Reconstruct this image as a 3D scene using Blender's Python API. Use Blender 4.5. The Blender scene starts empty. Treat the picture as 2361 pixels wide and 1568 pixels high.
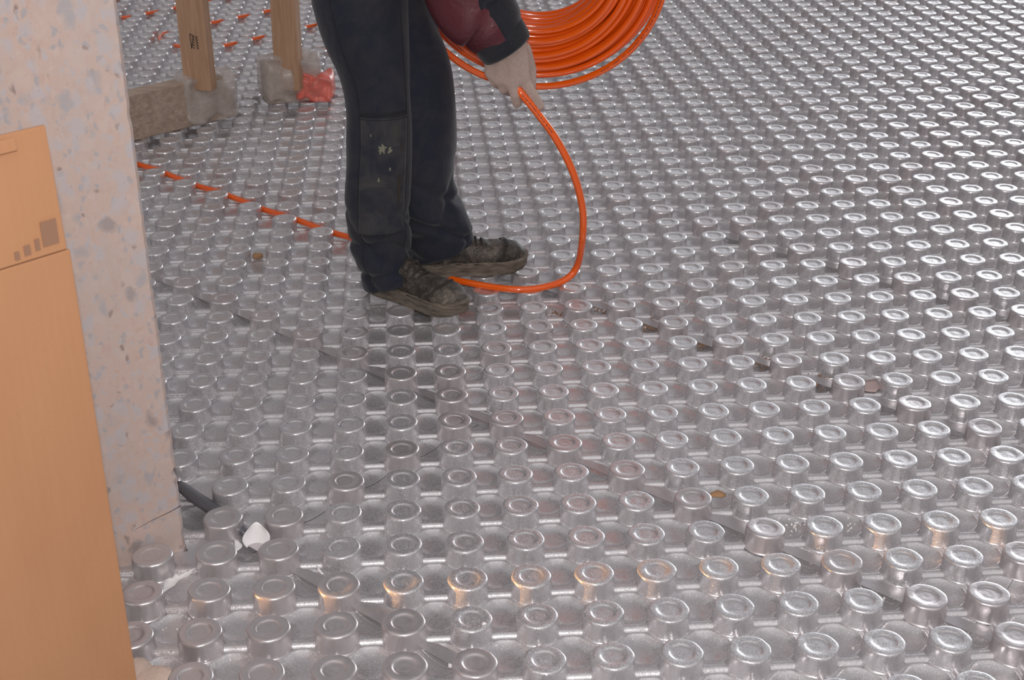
import bpy, math, random
import numpy as np
from mathutils import Vector, Matrix, Euler

# ------------------------------------------------------------------ camera, world, lights, exposure
P = 0.106                      # spacing of the studs along one row (metres)
HT = 0.036                     # height of a stud above the foil
F = 3040.7                     # focal length in pixels of the 2361 px wide frame
W, H = 2361, 1568
RX, RY, RZ = 1.11271734, -0.0045105, -0.0815180
CAM = Vector((-0.73498 * P, -14.84682 * P, 12.461998 * P + HT))

scene = bpy.context.scene
col = scene.collection
cd = bpy.data.cameras.new('camera')
cam = bpy.data.objects.new('camera', cd)
col.objects.link(cam)
cam.location = CAM
cam.rotation_euler = (RX, RY, RZ)
cd.sensor_width = 23.6
cd.lens = 23.6 * F / W
cd.clip_start = 0.05
cd.clip_end = 100
cd.dof.use_dof = True
cd.dof.focus_distance = 2.55
cd.dof.aperture_fstop = 7.0
scene.camera = cam
CR = Euler((RX, RY, RZ)).to_matrix()

wd = bpy.data.worlds.new('world')
scene.world = wd
wd.use_nodes = True
wn, wl = wd.node_tree.nodes, wd.node_tree.links
wn.clear()
wo = wn.new('ShaderNodeOutputWorld')
tc = wn.new('ShaderNodeTexCoord')


def lobe(az, el, tight, colour, strength):
    """a soft bright area of the surroundings in one compass direction"""
    a, e = math.radians(az), math.radians(el)
    d = (math.sin(a) * math.cos(e), math.cos(a) * math.cos(e), math.sin(e))
    dot = wn.new('ShaderNodeVectorMath'); dot.operation = 'DOT_PRODUCT'
    wl.new(tc.outputs['Generated'], dot.inputs[0]); dot.inputs[1].default_value = d
    mx = wn.new('ShaderNodeMath'); mx.operation = 'MAXIMUM'; mx.inputs[1].default_value = 0
    wl.new(dot.outputs['Value'], mx.inputs[0])
    pw = wn.new('ShaderNodeMath'); pw.operation = 'POWER'; pw.inputs[1].default_value = tight
    wl.new(mx.outputs[0], pw.inputs[0])
    st = wn.new('ShaderNodeMath'); st.operation = 'MULTIPLY'; st.inputs[1].default_value = strength
    wl.new(pw.outputs[0], st.inputs[0])
    bg = wn.new('ShaderNodeBackground'); bg.inputs['Color'].default_value = (*colour, 1)
    wl.new(st.outputs[0], bg.inputs['Strength'])
    return bg


base = wn.new('ShaderNodeBackground')
base.inputs['Color'].default_value = (0.93, 0.93, 1.0, 1)
base.inputs['Strength'].default_value = 0.15
acc = base
for args in [(36, 9, 60, (0.90, 0.95, 1.0), 10.5),       # daylight opening far behind on the right
             (22, 8, 10, (0.97, 0.97, 1.0), 0.65),
             (-25, 4, 10, (1.0, 0.55, 0.42), 0.10),     # reddish side of the room
             (185, 48, 1.6, (1.0, 0.96, 0.95), 0.72)]:
    b = lobe(*args)
    ad = wn.new('ShaderNodeAddShader')
    wl.new(acc.outputs[0], ad.inputs[0]); wl.new(b.outputs[0], ad.inputs[1])
    acc = ad
wl.new(acc.outputs[0], wo.inputs['Surface'])

fl = bpy.data.lights.new('camera_flash', 'AREA')
fl.shape = 'DISK'; fl.size = 0.07; fl.energy = 29; fl.color = (1.0, 0.96, 0.95)
flo = bpy.data.objects.new('camera_flash', fl)
col.objects.link(flo)
flo.location = CAM + CR @ Vector((0.0, 0.11, 0.0))
flo.rotation_euler = (RX, RY, RZ)

gl_ = bpy.data.lights.new('low_site_lamp', 'SPOT')
gl_.energy = 900; gl_.color = (1.0, 0.47, 0.13); gl_.spot_size = math.radians(3.8); gl_.spot_blend = 0.9
gl_.shadow_soft_size = 0.02
glo = bpy.data.objects.new('low_site_lamp', gl_)
col.objects.link(glo)
glo.location = Vector((-25 * P, -0.35 * P, 0.25))
_aim = Vector((3 * P, 2.45 * P, HT)) - glo.location
glo.rotation_euler = _aim.to_track_quat('-Z', 'Y').to_euler()

scene.view_settings.view_transform = 'Standard'
scene.view_settings.look = 'None'
scene.view_settings.gamma = 1
scene.view_settings.use_curve_mapping = False
scene.view_settings.exposure = 0.0

random.seed(7)
rng = np.random.default_rng(5)
PI = math.pi


# ------------------------------------------------------------------ geometry helpers
def ray(px, py):
    return CR @ Vector(((px - W / 2) / F, -(py - H / 2) / F, -1.0))


def at(px, py, z=0.0):
    """world point seen at a pixel, on the level z stud spacings above the stud tops"""
    d = ray(px, py)
    return CAM + d * ((HT + z * P - CAM.z) / d.z)


def atY(px, py, Y):
    """world point seen at a pixel, at depth Y stud spacings"""
    d = ray(px, py)
    return CAM + d * ((Y * P - CAM.y) / d.y)


def G(i, j, z=0.0):
    return Vector((i * P, j * P, HT + z * P))


def mesh_obj(name, verts, faces, mat, parent=None, smooth=True, loc=None):
    me = bpy.data.meshes.new(name)
    me.from_pydata([tuple(v) for v in verts], [], [tuple(f) for f in faces])
    me.validate()
    if smooth:
        me.polygons.foreach_set('use_smooth', [True] * len(me.polygons))
    for m in (mat if isinstance(mat, (list, tuple)) else [mat]):
        me.materials.append(m)
    me.update()
    o = bpy.data.objects.new(name, me)
    col.objects.link(o)
    if parent is not None:
        o.parent = parent
    return o


def empty(name, loc=(0, 0, 0), rz=0.0):
    o = bpy.data.objects.new(name, None)
    o.empty_display_size = 0.05
    col.objects.link(o)
    o.location = loc
    o.rotation_euler = (0, 0, rz)
    return o


def tag(o, label=None, cat=None, group=None, kind=None):
    if label: o['label'] = label
    if cat: o['category'] = cat
    if group: o['group'] = group
    if kind: o['kind'] = kind
    return o


def rel(pts, root):
    return [Vector(p) - Vector(root.location) for p in pts]


def catmull(pts, n):
    pts = [Vector(p) for p in pts]
    ex = [pts[0] * 2 - pts[1]] + pts + [pts[-1] * 2 - pts[-2]]
    out = []
    for k in range(1, len(ex) - 2):
        p0, p1, p2, p3 = ex[k - 1:k + 3]
        for s in range(n):
            t = s / n
            out.append(0.5 * ((2 * p1) + (p2 - p0) * t + (2 * p0 - 5 * p1 + 4 * p2 - p3) * t * t
                              + (3 * p1 - p0 - 3 * p2 + p3) * t ** 3))
    out.append(pts[-1].copy())
    return out


def tube(path, r, n=12, caps=True):
    """verts and faces of a tube along a path; r is a number or a list"""
    path = [Vector(p) for p in path]
    N = len(path)
    rr = r if isinstance(r, (list, tuple)) else [r] * N
    tang = [(path[min(i + 1, N - 1)] - path[max(i - 1, 0)]).normalized() for i in range(N)]
    ref = Vector((0, 0, 1)) if abs(tang[0].z) < 0.9 else Vector((1, 0, 0))
    u = (ref - tang[0] * ref.dot(tang[0])).normalized()
    V, Fc = [], []
    for i in range(N):
        u = (u - tang[i] * u.dot(tang[i])).normalized()
        w = tang[i].cross(u)
        for k in range(n):
            a = 2 * PI * k / n
            V.append(path[i] + (u * math.cos(a) + w * math.sin(a)) * rr[i])
    for i in range(N - 1):
        for k in range(n):
            a, b = i * n + k, i * n + (k + 1) % n
            Fc.append((a, b, b + n, a + n))
    if caps:
        Fc.append(tuple(range(n - 1, -1, -1)))
        Fc.append(tuple((N - 1) * n + k for k in range(n)))
    return V, Fc


def merge(parts):
    V, Fc = [], []
    for v, f in parts:
        o = len(V)
        V += list(v)
        Fc += [tuple(i + o for i in q) for q in f]
    return V, Fc


def rings_mesh(rings, caps=True):
    n = len(rings[0])
    V = [p for r in rings for p in r]
    Fc = []
    for i in range(len(rings) - 1):
        for k in range(n):
            a, b = i * n + k, i * n + (k + 1) % n
            Fc.append((a, b, b + n, a + n))
    if caps:
        Fc.append(tuple(range(n - 1, -1, -1)))
        Fc.append(tuple((len(rings) - 1) * n + k for k in range(n)))
    return V, Fc


def box(c, hx, hy, hz, ux=Vector((1, 0, 0)), uy=Vector((0, 1, 0)), uz=Vector((0, 0, 1))):
    c = Vector(c)
    V = [c + ux * (sx * hx) + uy * (sy * hy) + uz * (sz * hz)
         for sx in (-1, 1) for sy in (-1, 1) for sz in (-1, 1)]
    Fc = [(0, 1, 3, 2), (4, 6, 7, 5), (0, 4, 5, 1), (2, 3, 7, 6), (0, 2, 6, 4), (1, 5, 7, 3)]
    return V, Fc


def bevel(o, w, seg=2):
    m = o.modifiers.new('bevel', 'BEVEL'); m.width = w; m.segments = seg; m.limit_method = 'ANGLE'
    return o


def remesh(o, vox, smooth=4):
    m = o.modifiers.new('remesh', 'REMESH'); m.mode = 'VOXEL'; m.voxel_size = vox; m.use_smooth_shade = True
    s = o.modifiers.new('smooth', 'SMOOTH'); s.factor = 0.5; s.iterations = smooth
    return o


# ------------------------------------------------------------------ materials
def mat(name, rgb, rough=0.6, metal=0.0, spec=0.5):
    m = bpy.data.materials.new(name)
    m.use_nodes = True
    b = m.node_tree.nodes['Principled BSDF']
    b.inputs['Base Color'].default_value = (*rgb, 1)
    b.inputs['Roughness'].default_value = rough
    b.inputs['Metallic'].default_value = metal
    b.inputs['Specular IOR Level'].default_value = spec
    return m


class NT:
    def __init__(s, m):
        s.m = m; s.n = m.node_tree.nodes; s.l = m.node_tree.links
        s.b = s.n['Principled BSDF']
        s.tc = s.n.new('ShaderNodeTexCoord')

    def node(s, t, **kw):
        x = s.n.new(t)
        for k, v in kw.items():
            if hasattr(x, k): setattr(x, k, v)
            else: x.inputs[k.replace('_', ' ')].default_value = v
        return x

    def coords(s, scale=(1, 1, 1), which='Object', rot=(0, 0, 0)):
        mp = s.n.new('ShaderNodeMapping')
        mp.inputs['Scale'].default_value = scale
        mp.inputs['Rotation'].default_value = rot
        s.l.new(s.tc.outputs[which], mp.inputs['Vector'])
        return mp.outputs['Vector']

    def noise(s, vec, scale, detail=4, rough=0.5, dist=0.0):
        x = s.n.new('ShaderNodeTexNoise')
        x.inputs['Scale'].default_value = scale
        x.inputs['Detail'].default_value = detail
        x.inputs['Roughness'].default_value = rough
        x.inputs['Distortion'].default_value = dist
        s.l.new(vec, x.inputs['Vector'])
        return x.outputs['Fac']

    def voronoi(s, vec, scale, out='Distance', rand=1.0, feature='F1'):
        x = s.n.new('ShaderNodeTexVoronoi')
        x.feature = feature
        x.inputs['Scale'].default_value = scale
        x.inputs['Randomness'].default_value = rand
        s.l.new(vec, x.inputs['Vector'])
        return x.outputs[out]

    def ramp(s, fac, stops, interp='LINEAR'):
        x = s.n.new('ShaderNodeValToRGB')
        x.color_ramp.interpolation = interp
        e = x.color_ramp.elements
        while len(e) > 1: e.remove(e[-1])
        for k, (p, c) in enumerate(stops):
            c = (c, c, c) if isinstance(c, (int, float)) else c
            q = e[0] if k == 0 else e.new(p)
            q.position = p; q.color = (*c, 1)
        s.l.new(fac, x.inputs['Fac'])
        return x.outputs['Color']

    def mix(s, fac, a, b, mode='MIX'):
        x = s.n.new('ShaderNodeMix'); x.data_type = 'RGBA'; x.blend_type = mode
        for sock, v in ((x.inputs[0], fac), (x.inputs[6], a), (x.inputs[7], b)):
            if isinstance(v, (int, float)): sock.default_value = v
            elif isinstance(v, tuple): sock.default_value = (*v, 1)
            else: s.l.new(v, sock)
        return x.outputs[2]

    def math(s, op, a, b=None):
        x = s.n.new('ShaderNodeMath'); x.operation = op
        for k, v in enumerate((a, b)):
            if v is None: continue
            if isinstance(v, (int, float)): x.inputs[k].default_value = v
            else: s.l.new(v, x.inputs[k])
        return x.outputs[0]

    def bump(s, height, strength=0.3, dist=0.001, prev=None):
        x = s.n.new('ShaderNodeBump')
        x.inputs['Strength'].default_value = strength
        x.inputs['Distance'].default_value = dist
        s.l.new(height, x.inputs['Height'])
        if prev is not None: s.l.new(prev, x.inputs['Normal'])
        return x.outputs['Normal']

    def set(s, color=None, rough=None, normal=None, metal=None):
        for v, k in ((color, 'Base Color'), (rough, 'Roughness'), (normal, 'Normal'), (metal, 'Metallic')):
            if v is not None: s.l.new(v, s.b.inputs[k])


def foil(name, glitter, rgb=(0.66, 0.64, 0.652), rough=0.29):
    m = mat(name, rgb, rough, 0.70)
    t = NT(m)
    v = t.coords(which='Object')
    geo = t.n.new('ShaderNodeNewGeometry')
    wv = geo.outputs['Position']
    big = t.noise(wv, 9, 4, 0.6)
    dirt = t.ramp(t.noise(wv, 38, 5, 0.65), [(0.62, 0.0), (0.74, 0.35)])
    c = t.mix(big, tuple(x * 0.88 for x in rgb), tuple(min(1, x * 1.1) for x in rgb))
    c = t.mix(dirt, c, (0.33, 0.27, 0.22))
    nrm = t.bump(t.noise(wv, 45, 3, 0.5), 0.25, 0.004)
    if glitter:
        vo = t.voronoi(wv, 560, 'Distance', 1.0)
        nrm = t.bump(t.ramp(vo, [(0.0, 1.0), (0.32, 0.0)]), 0.8, 0.0005, nrm)
        rg = t.ramp(t.noise(wv, 300, 2), [(0.35, rough - 0.1), (0.65, rough + 0.06)])
    else:
        nrm = t.bump(t.noise(wv, 160, 3), 0.08, 0.001, nrm)
        rg = t.ramp(t.noise(wv, 60, 2), [(0.3, rough - 0.02), (0.7, rough + 0.08)])
    t.set(color=c, rough=rg, normal=nrm)
    return m


M_FOIL = foil('silver_foil_pebbled', True)
M_SMOOTH = foil('silver_foil_smooth', False, (0.62, 0.58, 0.585), 0.27)
M_DARK = foil('foil_flap', False, (0.56, 0.53, 0.54), 0.36)
M_EPS = mat('foam_insulation', (0.7, 0.7, 0.7), 0.9)


def concrete(name, tint=(1, 1, 1), scale=1.0):
    m = mat(name, (0.5, 0.4, 0.36), 0.88, 0, 0.3)
    t = NT(m)
    v = t.coords((1, 1, 0.72))
    nz = t.n.new('ShaderNodeTexNoise'); nz.inputs['Scale'].default_value = 40 * scale; nz.inputs['Detail'].default_value = 4
    t.l.new(v, nz.inputs['Vector'])
    sc = t.n.new('ShaderNodeVectorMath'); sc.operation = 'SCALE'
    t.l.new(nz.outputs['Color'], sc.inputs[0]); sc.inputs['Scale'].default_value = 0.030 / scale
    vm = t.n.new('ShaderNodeVectorMath'); vm.operation = 'ADD'
    t.l.new(v, vm.inputs[0]); t.l.new(sc.outputs[0], vm.inputs[1])
    vv = vm.outputs[0]
    pink, pale, grey, lilac = (0.56, 0.385, 0.315), (0.60, 0.455, 0.39), (0.38, 0.36, 0.375), (0.50, 0.455, 0.465)

    def cells(k, stops):
        x = t.n.new('ShaderNodeTexVoronoi'); x.inputs['Scale'].default_value = k * scale
        t.l.new(vv, x.inputs['Vector'])
        sp = t.n.new('ShaderNodeSeparateColor'); t.l.new(x.outputs['Color'], sp.inputs[0])
        return t.ramp(sp.outputs[0], stops, 'CONSTANT'), t.ramp(x.outputs['Distance'], [(0.28, 1.0), (0.60, 0.0)]), \
            t.ramp(sp.outputs[1], [(0.28, 0.0), (0.32, 1.0)])
    c1, d1, s1 = cells(42, [(0, lilac), (0.35, grey), (0.5, pale), (0.75, lilac), (0.965, (0.27, 0.23, 0.23))])
    c2, d2, s2 = cells(105, [(0, grey), (0.25, pale), (0.5, lilac), (0.72, pink), (0.95, (0.24, 0.17, 0.15))])
    base = t.mix(t.noise(v, 60 * scale, 6, 0.75), pink, pale)
    cc = t.mix(t.math('MULTIPLY', t.math('MULTIPLY', d2, s2), 0.75), base, c2)
    cc = t.mix(t.math('MULTIPLY', t.math('MULTIPLY', d1, s1), 0.70), cc, c1)
    cc = t.mix(t.ramp(t.noise(v, 230 * scale, 3, 0.7), [(0.62, 0.0), (0.78, 0.55)]), cc, (0.30, 0.20, 0.17))
    cc = t.mix(t.ramp(t.noise(v, 6 * scale, 4, 0.6), [(0.35, 0.0), (0.7, 0.35)]), cc, (0.46, 0.42, 0.40))
    cc = t.mix(1.0, cc, tint, 'MULTIPLY')
    t.set(color=cc, normal=t.bump(t.noise(v, 70 * scale, 6, 0.7), 0.35, 0.003))
    return m


M_CONC = concrete('pink_aggregate_concrete', (0.83, 0.87, 0.90))
M_SLAB = concrete('floor_slab_concrete', (0.8, 0.82, 0.84))
M_LUMP = mat('tan_mortar', (0.50, 0.40, 0.32), 0.95)
_t = NT(M_LUMP); _v = _t.coords()
_t.set(color=_t.mix(_t.noise(_v, 60, 6, 0.7), (0.44, 0.32, 0.26), (0.60, 0.47, 0.40)),
       normal=_t.bump(_t.noise(_v, 120, 5), 0.6, 0.003))


def cardboard():
    m = mat('cardboard', (0.56, 0.28, 0.12), 0.8, 0, 0.3)
    t = NT(m)
    v = t.coords()
    c = t.mix(t.noise(t.coords((1, 1, 0.25)), 14, 5, 0.6), (0.36, 0.175, 0.085), (0.44, 0.23, 0.12))
    c = t.mix(t.math('MULTIPLY', t.noise(v, 260, 3), 0.35), c, (0.34, 0.16, 0.08))
    # shallow vertical flutes show through the liner
    wv = t.n.new('ShaderNodeTexWave'); wv.bands_direction = 'X'
    wv.inputs['Scale'].default_value = 36; wv.inputs['Distortion'].default_value = 0.4
    t.l.new(v, wv.inputs['Vector'])
    n = t.bump(wv.outputs['Fac'], 0.10, 0.0006)
    t.set(color=c, normal=n)
    return m


M_CARD = cardboard()
M_INK = mat('faded_print', (0.24, 0.13, 0.08), 0.9)
M_INK2 = mat('stamp_ink', (0.035, 0.025, 0.03), 0.8)


def wood():
    m = mat('planed_pine', (0.5, 0.28, 0.15), 0.62, 0, 0.35)
    t = NT(m)
    v = t.coords((1, 1, 0.07))
    g = t.noise(v, 85, 5, 0.6, 0.6)
    c = t.ramp(g, [(0.25, (0.34, 0.195, 0.115)), (0.5, (0.44, 0.275, 0.175)), (0.75, (0.54, 0.36, 0.245))])
    c = t.mix(t.math('MULTIPLY', t.noise(t.coords((1, 1, 0.02)), 240, 3), 0.35), c, (0.33, 0.16, 0.08))
    t.set(color=c, normal=t.bump(g, 0.15, 0.001))
    return m


M_WOOD = wood()
M_FOOT = mat('weathered_board', (0.40, 0.30, 0.235), 0.75)
_t = NT(M_FOOT); _g = _t.noise(_t.coords((0.08, 1, 1)), 70, 5, 0.6, 0.5)
_t.set(color=_t.ramp(_g, [(0.25, (0.28, 0.19, 0.14)), (0.6, (0.43, 0.33, 0.26)), (0.85, (0.5, 0.41, 0.34))]))


def film(name, rgb, alpha):
    m = mat(name, rgb, 0.28, 0, 0.6)
    t = NT(m)
    v = t.coords()
    n = t.noise(v, 26, 4, 0.6, 1.5)
    a = t.ramp(n, [(0.3, alpha * 0.65), (0.7, min(1, alpha * 1.25))])
    t.l.new(a, t.b.inputs['Alpha'])
    t.set(normal=t.bump(t.noise(v, 22, 3, 0.5, 1.5), 0.35, 0.006))
    return m


M_FILM = film('cloudy_plastic_film', (0.60, 0.54, 0.50), 0.50)
M_REDF = film('red_plastic_film', (0.85, 0.19, 0.14), 0.8)


def pipe_mat():
    m = mat('orange_plastic', (0.80, 0.070, 0.004), 0.12, 0, 0.6)
    t = NT(m)
    v = t.coords()
    c = t.mix(t.noise(v, 14, 3), (0.78, 0.095, 0.003), (0.88, 0.125, 0.006))
    t.set(color=c)
    t.b.inputs['Coat Weight'].default_value = 0.4
    t.b.inputs['Coat Roughness'].default_value = 0.06
    return m


M_PIPE = pipe_mat()
M_PRINT = mat('pipe_print', (0.16, 0.018, 0.004), 0.5)


def cloth(name, rgb, dusty=None, amount=0.0, weave=900):
    m = mat(name, rgb, 0.88, 0, 0.25)
    t = NT(m)
    v = t.coords()
    c = t.mix(t.noise(v, 9, 5, 0.6), tuple(x * 0.7 for x in rgb), tuple(x * 1.3 for x in rgb))
    specks = t.ramp(t.noise(v, 130, 3, 0.6), [(0.70, 0.0), (0.78, 0.4)])
    c = t.mix(specks, c, (0.16, 0.14, 0.12))
    if dusty:
        d = t.ramp(t.noise(v, 13, 6, 0.65, 0.8), [(0.42, 0.0), (0.72, amount)])
        c = t.mix(d, c, dusty)
    n = t.bump(t.noise(v, weave, 2), 0.35, 0.0006)
    n = t.bump(t.noise(t.coords((1, 1, 0.5)), 16, 4, 0.5, 0.6), 0.5, 0.008, n)
    t.set(color=c, normal=n)
    t.b.inputs['Sheen Weight'].default_value = 0.15
    return m


M_NAVY = cloth('navy_work_cloth', (0.015, 0.0175, 0.029), (0.055, 0.048, 0.042), 0.40)
M_PATCH = cloth('dusty_knee_cloth', (0.020, 0.022, 0.032), (0.075, 0.068, 0.058), 0.62)
M_JACK = cloth('navy_jacket_cloth', (0.014, 0.015, 0.021), (0.05, 0.045, 0.045), 0.3)
M_WINE = mat('wine_red_shell_fabric', (0.13, 0.016, 0.024), 0.42, 0, 0.5)
_t = NT(M_WINE); _v = _t.coords()
_t.set(color=_t.mix(_t.noise(_v, 18, 4), (0.060, 0.012, 0.018), (0.115, 0.020, 0.028)),
       normal=_t.bump(_t.noise(_v, 35, 4, 0.5, 1.0), 0.5, 0.006))
M_THREAD = mat('seam_thread', (0.010, 0.010, 0.014), 0.8)
M_STAIN = mat('dry_mortar_stain', (0.17, 0.165, 0.125), 0.95)
M_STAINB = mat('brown_mud_stain', (0.035, 0.026, 0.02), 0.95)


def leather():
    m = mat('dirty_leather', (0.06, 0.045, 0.035), 0.62, 0, 0.4)
    t = NT(m)
    v = t.coords()
    c = t.ramp(t.noise(v, 26, 6, 0.7, 0.8), [(0.32, (0.013, 0.012, 0.012)), (0.5, (0.045, 0.038, 0.033)),
                                             (0.64, (0.12, 0.102, 0.085)), (0.78, (0.28, 0.225, 0.17))])
    st = t.ramp(t.noise(t.coords((1, 1, 1), rot=(0.4, 0.7, 0.3)), 9, 2, 0.5, 9.0), [(0.485, 0.0), (0.5, 0.55), (0.515, 0.0)])
    c = t.mix(st, c, (0.28, 0.21, 0.16))
    n = t.bump(t.noise(v, 60, 5, 0.65), 0.6, 0.003)
    t.set(color=c, normal=n)
    return m


M_BOOT = leather()
M_SOLE = mat('muddy_rubber', (0.12, 0.09, 0.065), 0.85)
_t = NT(M_SOLE); _v = _t.coords((1, 1, 5))
_t.set(color=_t.ramp(_t.noise(_v, 22, 5, 0.65), [(0.3, (0.045, 0.036, 0.028)), (0.5, (0.13, 0.105, 0.082)), (0.75, (0.22, 0.18, 0.145))]),
       normal=_t.bump(_t.noise(_v, 70, 3), 0.5, 0.003))
M_LACE = mat('worn_lace', (0.03, 0.024, 0.02), 0.9)


def knit():
    m = mat('knitted_cotton', (0.60, 0.45, 0.385), 0.95, 0, 0.2)
    t = NT(m)
    v = t.coords(rot=(0, 0.5, 0))
    wv = t.n.new('ShaderNodeTexWave'); wv.bands_direction = 'X'
    wv.inputs['Scale'].default_value = 150; wv.inputs['Distortion'].default_value = 1.6
    wv.inputs['Detail'].default_value = 1; t.l.new(v, wv.inputs['Vector'])
    c = t.mix(t.noise(v, 24, 4), (0.64, 0.46, 0.40), (0.76, 0.60, 0.53))
    dk = t.ramp(t.noise(v, 420, 2), [(0.5, 0.0), (0.7, 0.55)])
    c = t.mix(dk, c, (0.46, 0.32, 0.27))
    n = t.bump(wv.outputs['Fac'], 1.0, 0.0022)
    n = t.bump(t.noise(v, 40, 3), 0.5, 0.004, n)
    t.set(color=c, normal=n)
    return m


M_KNIT = knit()
M_SKIN = mat('skin', (0.55, 0.33, 0.25), 0.55)
M_HAIR = mat('dark_hair', (0.03, 0.02, 0.015), 0.7)
M_PAPER = mat('torn_white_liner', (0.82, 0.80, 0.80), 0.7)
M_CHIP = mat('brown_chip', (0.36, 0.20, 0.10), 0.9)
M_CRUMB = mat('white_crumbs', (0.75, 0.72, 0.70), 0.9)
M_SAND = mat('brown_sand', (0.26, 0.15, 0.09), 0.95)
M_PINKP = mat('pinkish_backing', (0.52, 0.40, 0.38), 0.8)

# ------------------------------------------------------------------ floor slab and wall
ZS = -0.024
V, Fc = box((0.5, 1.6, ZS - 0.05), 4.2, 4.6, 0.05)
tag(mesh_obj('floor', V, Fc, M_SLAB, smooth=False), kind='structure')

# end of the concrete wall at the left: its face runs to the left and towards the camera
c0 = at(430, 1262, -0.33)
c1 = at(283, 1300, -0.33)
wdir = Vector((c1.x - c0.x, c1.y - c0.y, 0)).normalized()
wnor = Vector((-wdir.y, wdir.x, 0))
if wnor.y < 0: wnor = -wnor          # away from the camera
WT, WL, WH = 0.30, 0.75, 2.5
wedge = Vector((c0.x, c0.y, 0))


def wall_mesh():
    """slab with a chipped, slightly ragged vertical arris"""
    NZ = 260
    V, Fc = [], []
    r = np.cumsum(rng.normal(0, 0.0007, NZ)); r -= np.linspace(r[0], r[-1], NZ)
    for k in range(NZ):
        z = -0.022 + (WH + 0.022) * (k / (NZ - 1)) ** 1.3
        chip = max(0.0, float(r[k])) * 0.8 + abs(rng.normal(0, 0.0007))
        if abs(z - 0.155) < 0.008: chip += 0.004
        if abs(z - 1.16) < 0.03: chip += 0.006 * (1 - abs(z - 1.16) / 0.03)
        e = wedge + wdir * chip
        pts = [wedge + wdir * WL, wedge + wdir * (0.035 + chip), e + wdir * 0.005 - wnor * 0.0,
               e + wnor * 0.006, wedge + wdir * chip * 0.5 + wnor * 0.05, wedge + wnor * WT, wedge + wdir * WL + wnor * WT]
        V += [Vector((p.x, p.y, z)) for p in pts]
    n = 7
    for k in range(NZ - 1):
        for q in range(n):
            a, b = k * n + q, k * n + (q + 1) % n
            Fc.append((a, b, b + n, a + n))
    Fc.append(tuple(range(n - 1, -1, -1)))
    Fc.append(tuple((NZ - 1) * n + q for q in range(n)))
    return V, Fc


V, Fc = wall_mesh()
tag(mesh_obj('wall_left', V, Fc, M_CONC, smooth=False), kind='structure')
# hairline crack running down from the arris near the base
ck = [at(415, 1166), at(385, 1185), at(350, 1203), at(318, 1222), at(296, 1232)]
pts = []
for px, py in [(417, 1166), (398, 1177), (378, 1187), (352, 1199), (325, 1214), (300, 1227)]:
    d = ray(px, py)
    t_ = (wedge - CAM).dot(wnor) / d.dot(wnor)
    pts.append(CAM + d * t_ + wnor * 0.0002)
V, Fc = tube(pts, [0.0011, 0.0009, 0.0008, 0.0006, 0.0005, 0.0002], 6)  # dark tube laid on the face, its colour painting the shade inside the crack
tag(mesh_obj('crack_line_1', V, Fc, mat('crack_shadow', (0.10, 0.07, 0.06), 1.0)), kind='structure')


def in_wall(x, y, m=0.0):
    vx, vy = x - wedge.x, y - wedge.y
    a = vx * wdir.x + vy * wdir.y
    b = vx * wnor.x + vy * wnor.y
    return (a > -m) & (b > -m) & (b < WT + m) & (a < WL + m)


# ------------------------------------------------------------------ studded insulation panels
# s = i + j and d = i - j run along the panel edges; a panel is 8 by 16 of these units (0.6 x 1.2 m)
def relief(x, y):
    """height of the moulded foil above the panel's base level, in stud spacings"""
    fx = np.abs(x - np.round(x)); fy = np.abs(y - np.round(y))
    hb = 0.060
    bx = hb * np.sqrt(np.clip(1 - (fy / 0.086) ** 2, 0, 1))
    by = hb * np.sqrt(np.clip(1 - (fx / 0.060) ** 2, 0, 1))
    u = np.abs(x - np.floor(x) - 0.5); v = np.abs(y - np.floor(y) - 0.5)
    q = np.maximum(np.maximum(u, v), (u + v) * 0.7654)
    r = np.sqrt(u * u + v * v)
    q = 0.55 * q + 0.45 * r
    bowl = -0.070 * (1 - np.clip(q / 0.365, 0, 1) ** 3.2)
    rim = 0.013 * np.exp(-((q - 0.378) / 0.013) ** 2)
    dish = bowl + rim + 0.006 * np.clip((q - 0.36) / 0.1, 0, 1)
    return np.where(np.maximum(bx, by) > 0, np.maximum(np.maximum(bx, by), dish), dish)


RES = 34
SN, DN = 8 * RES, 16 * RES
gs, gd = np.meshgrid(np.linspace(0, 8, SN + 1), np.linspace(0, 16, DN + 1), indexing='ij')


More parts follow.
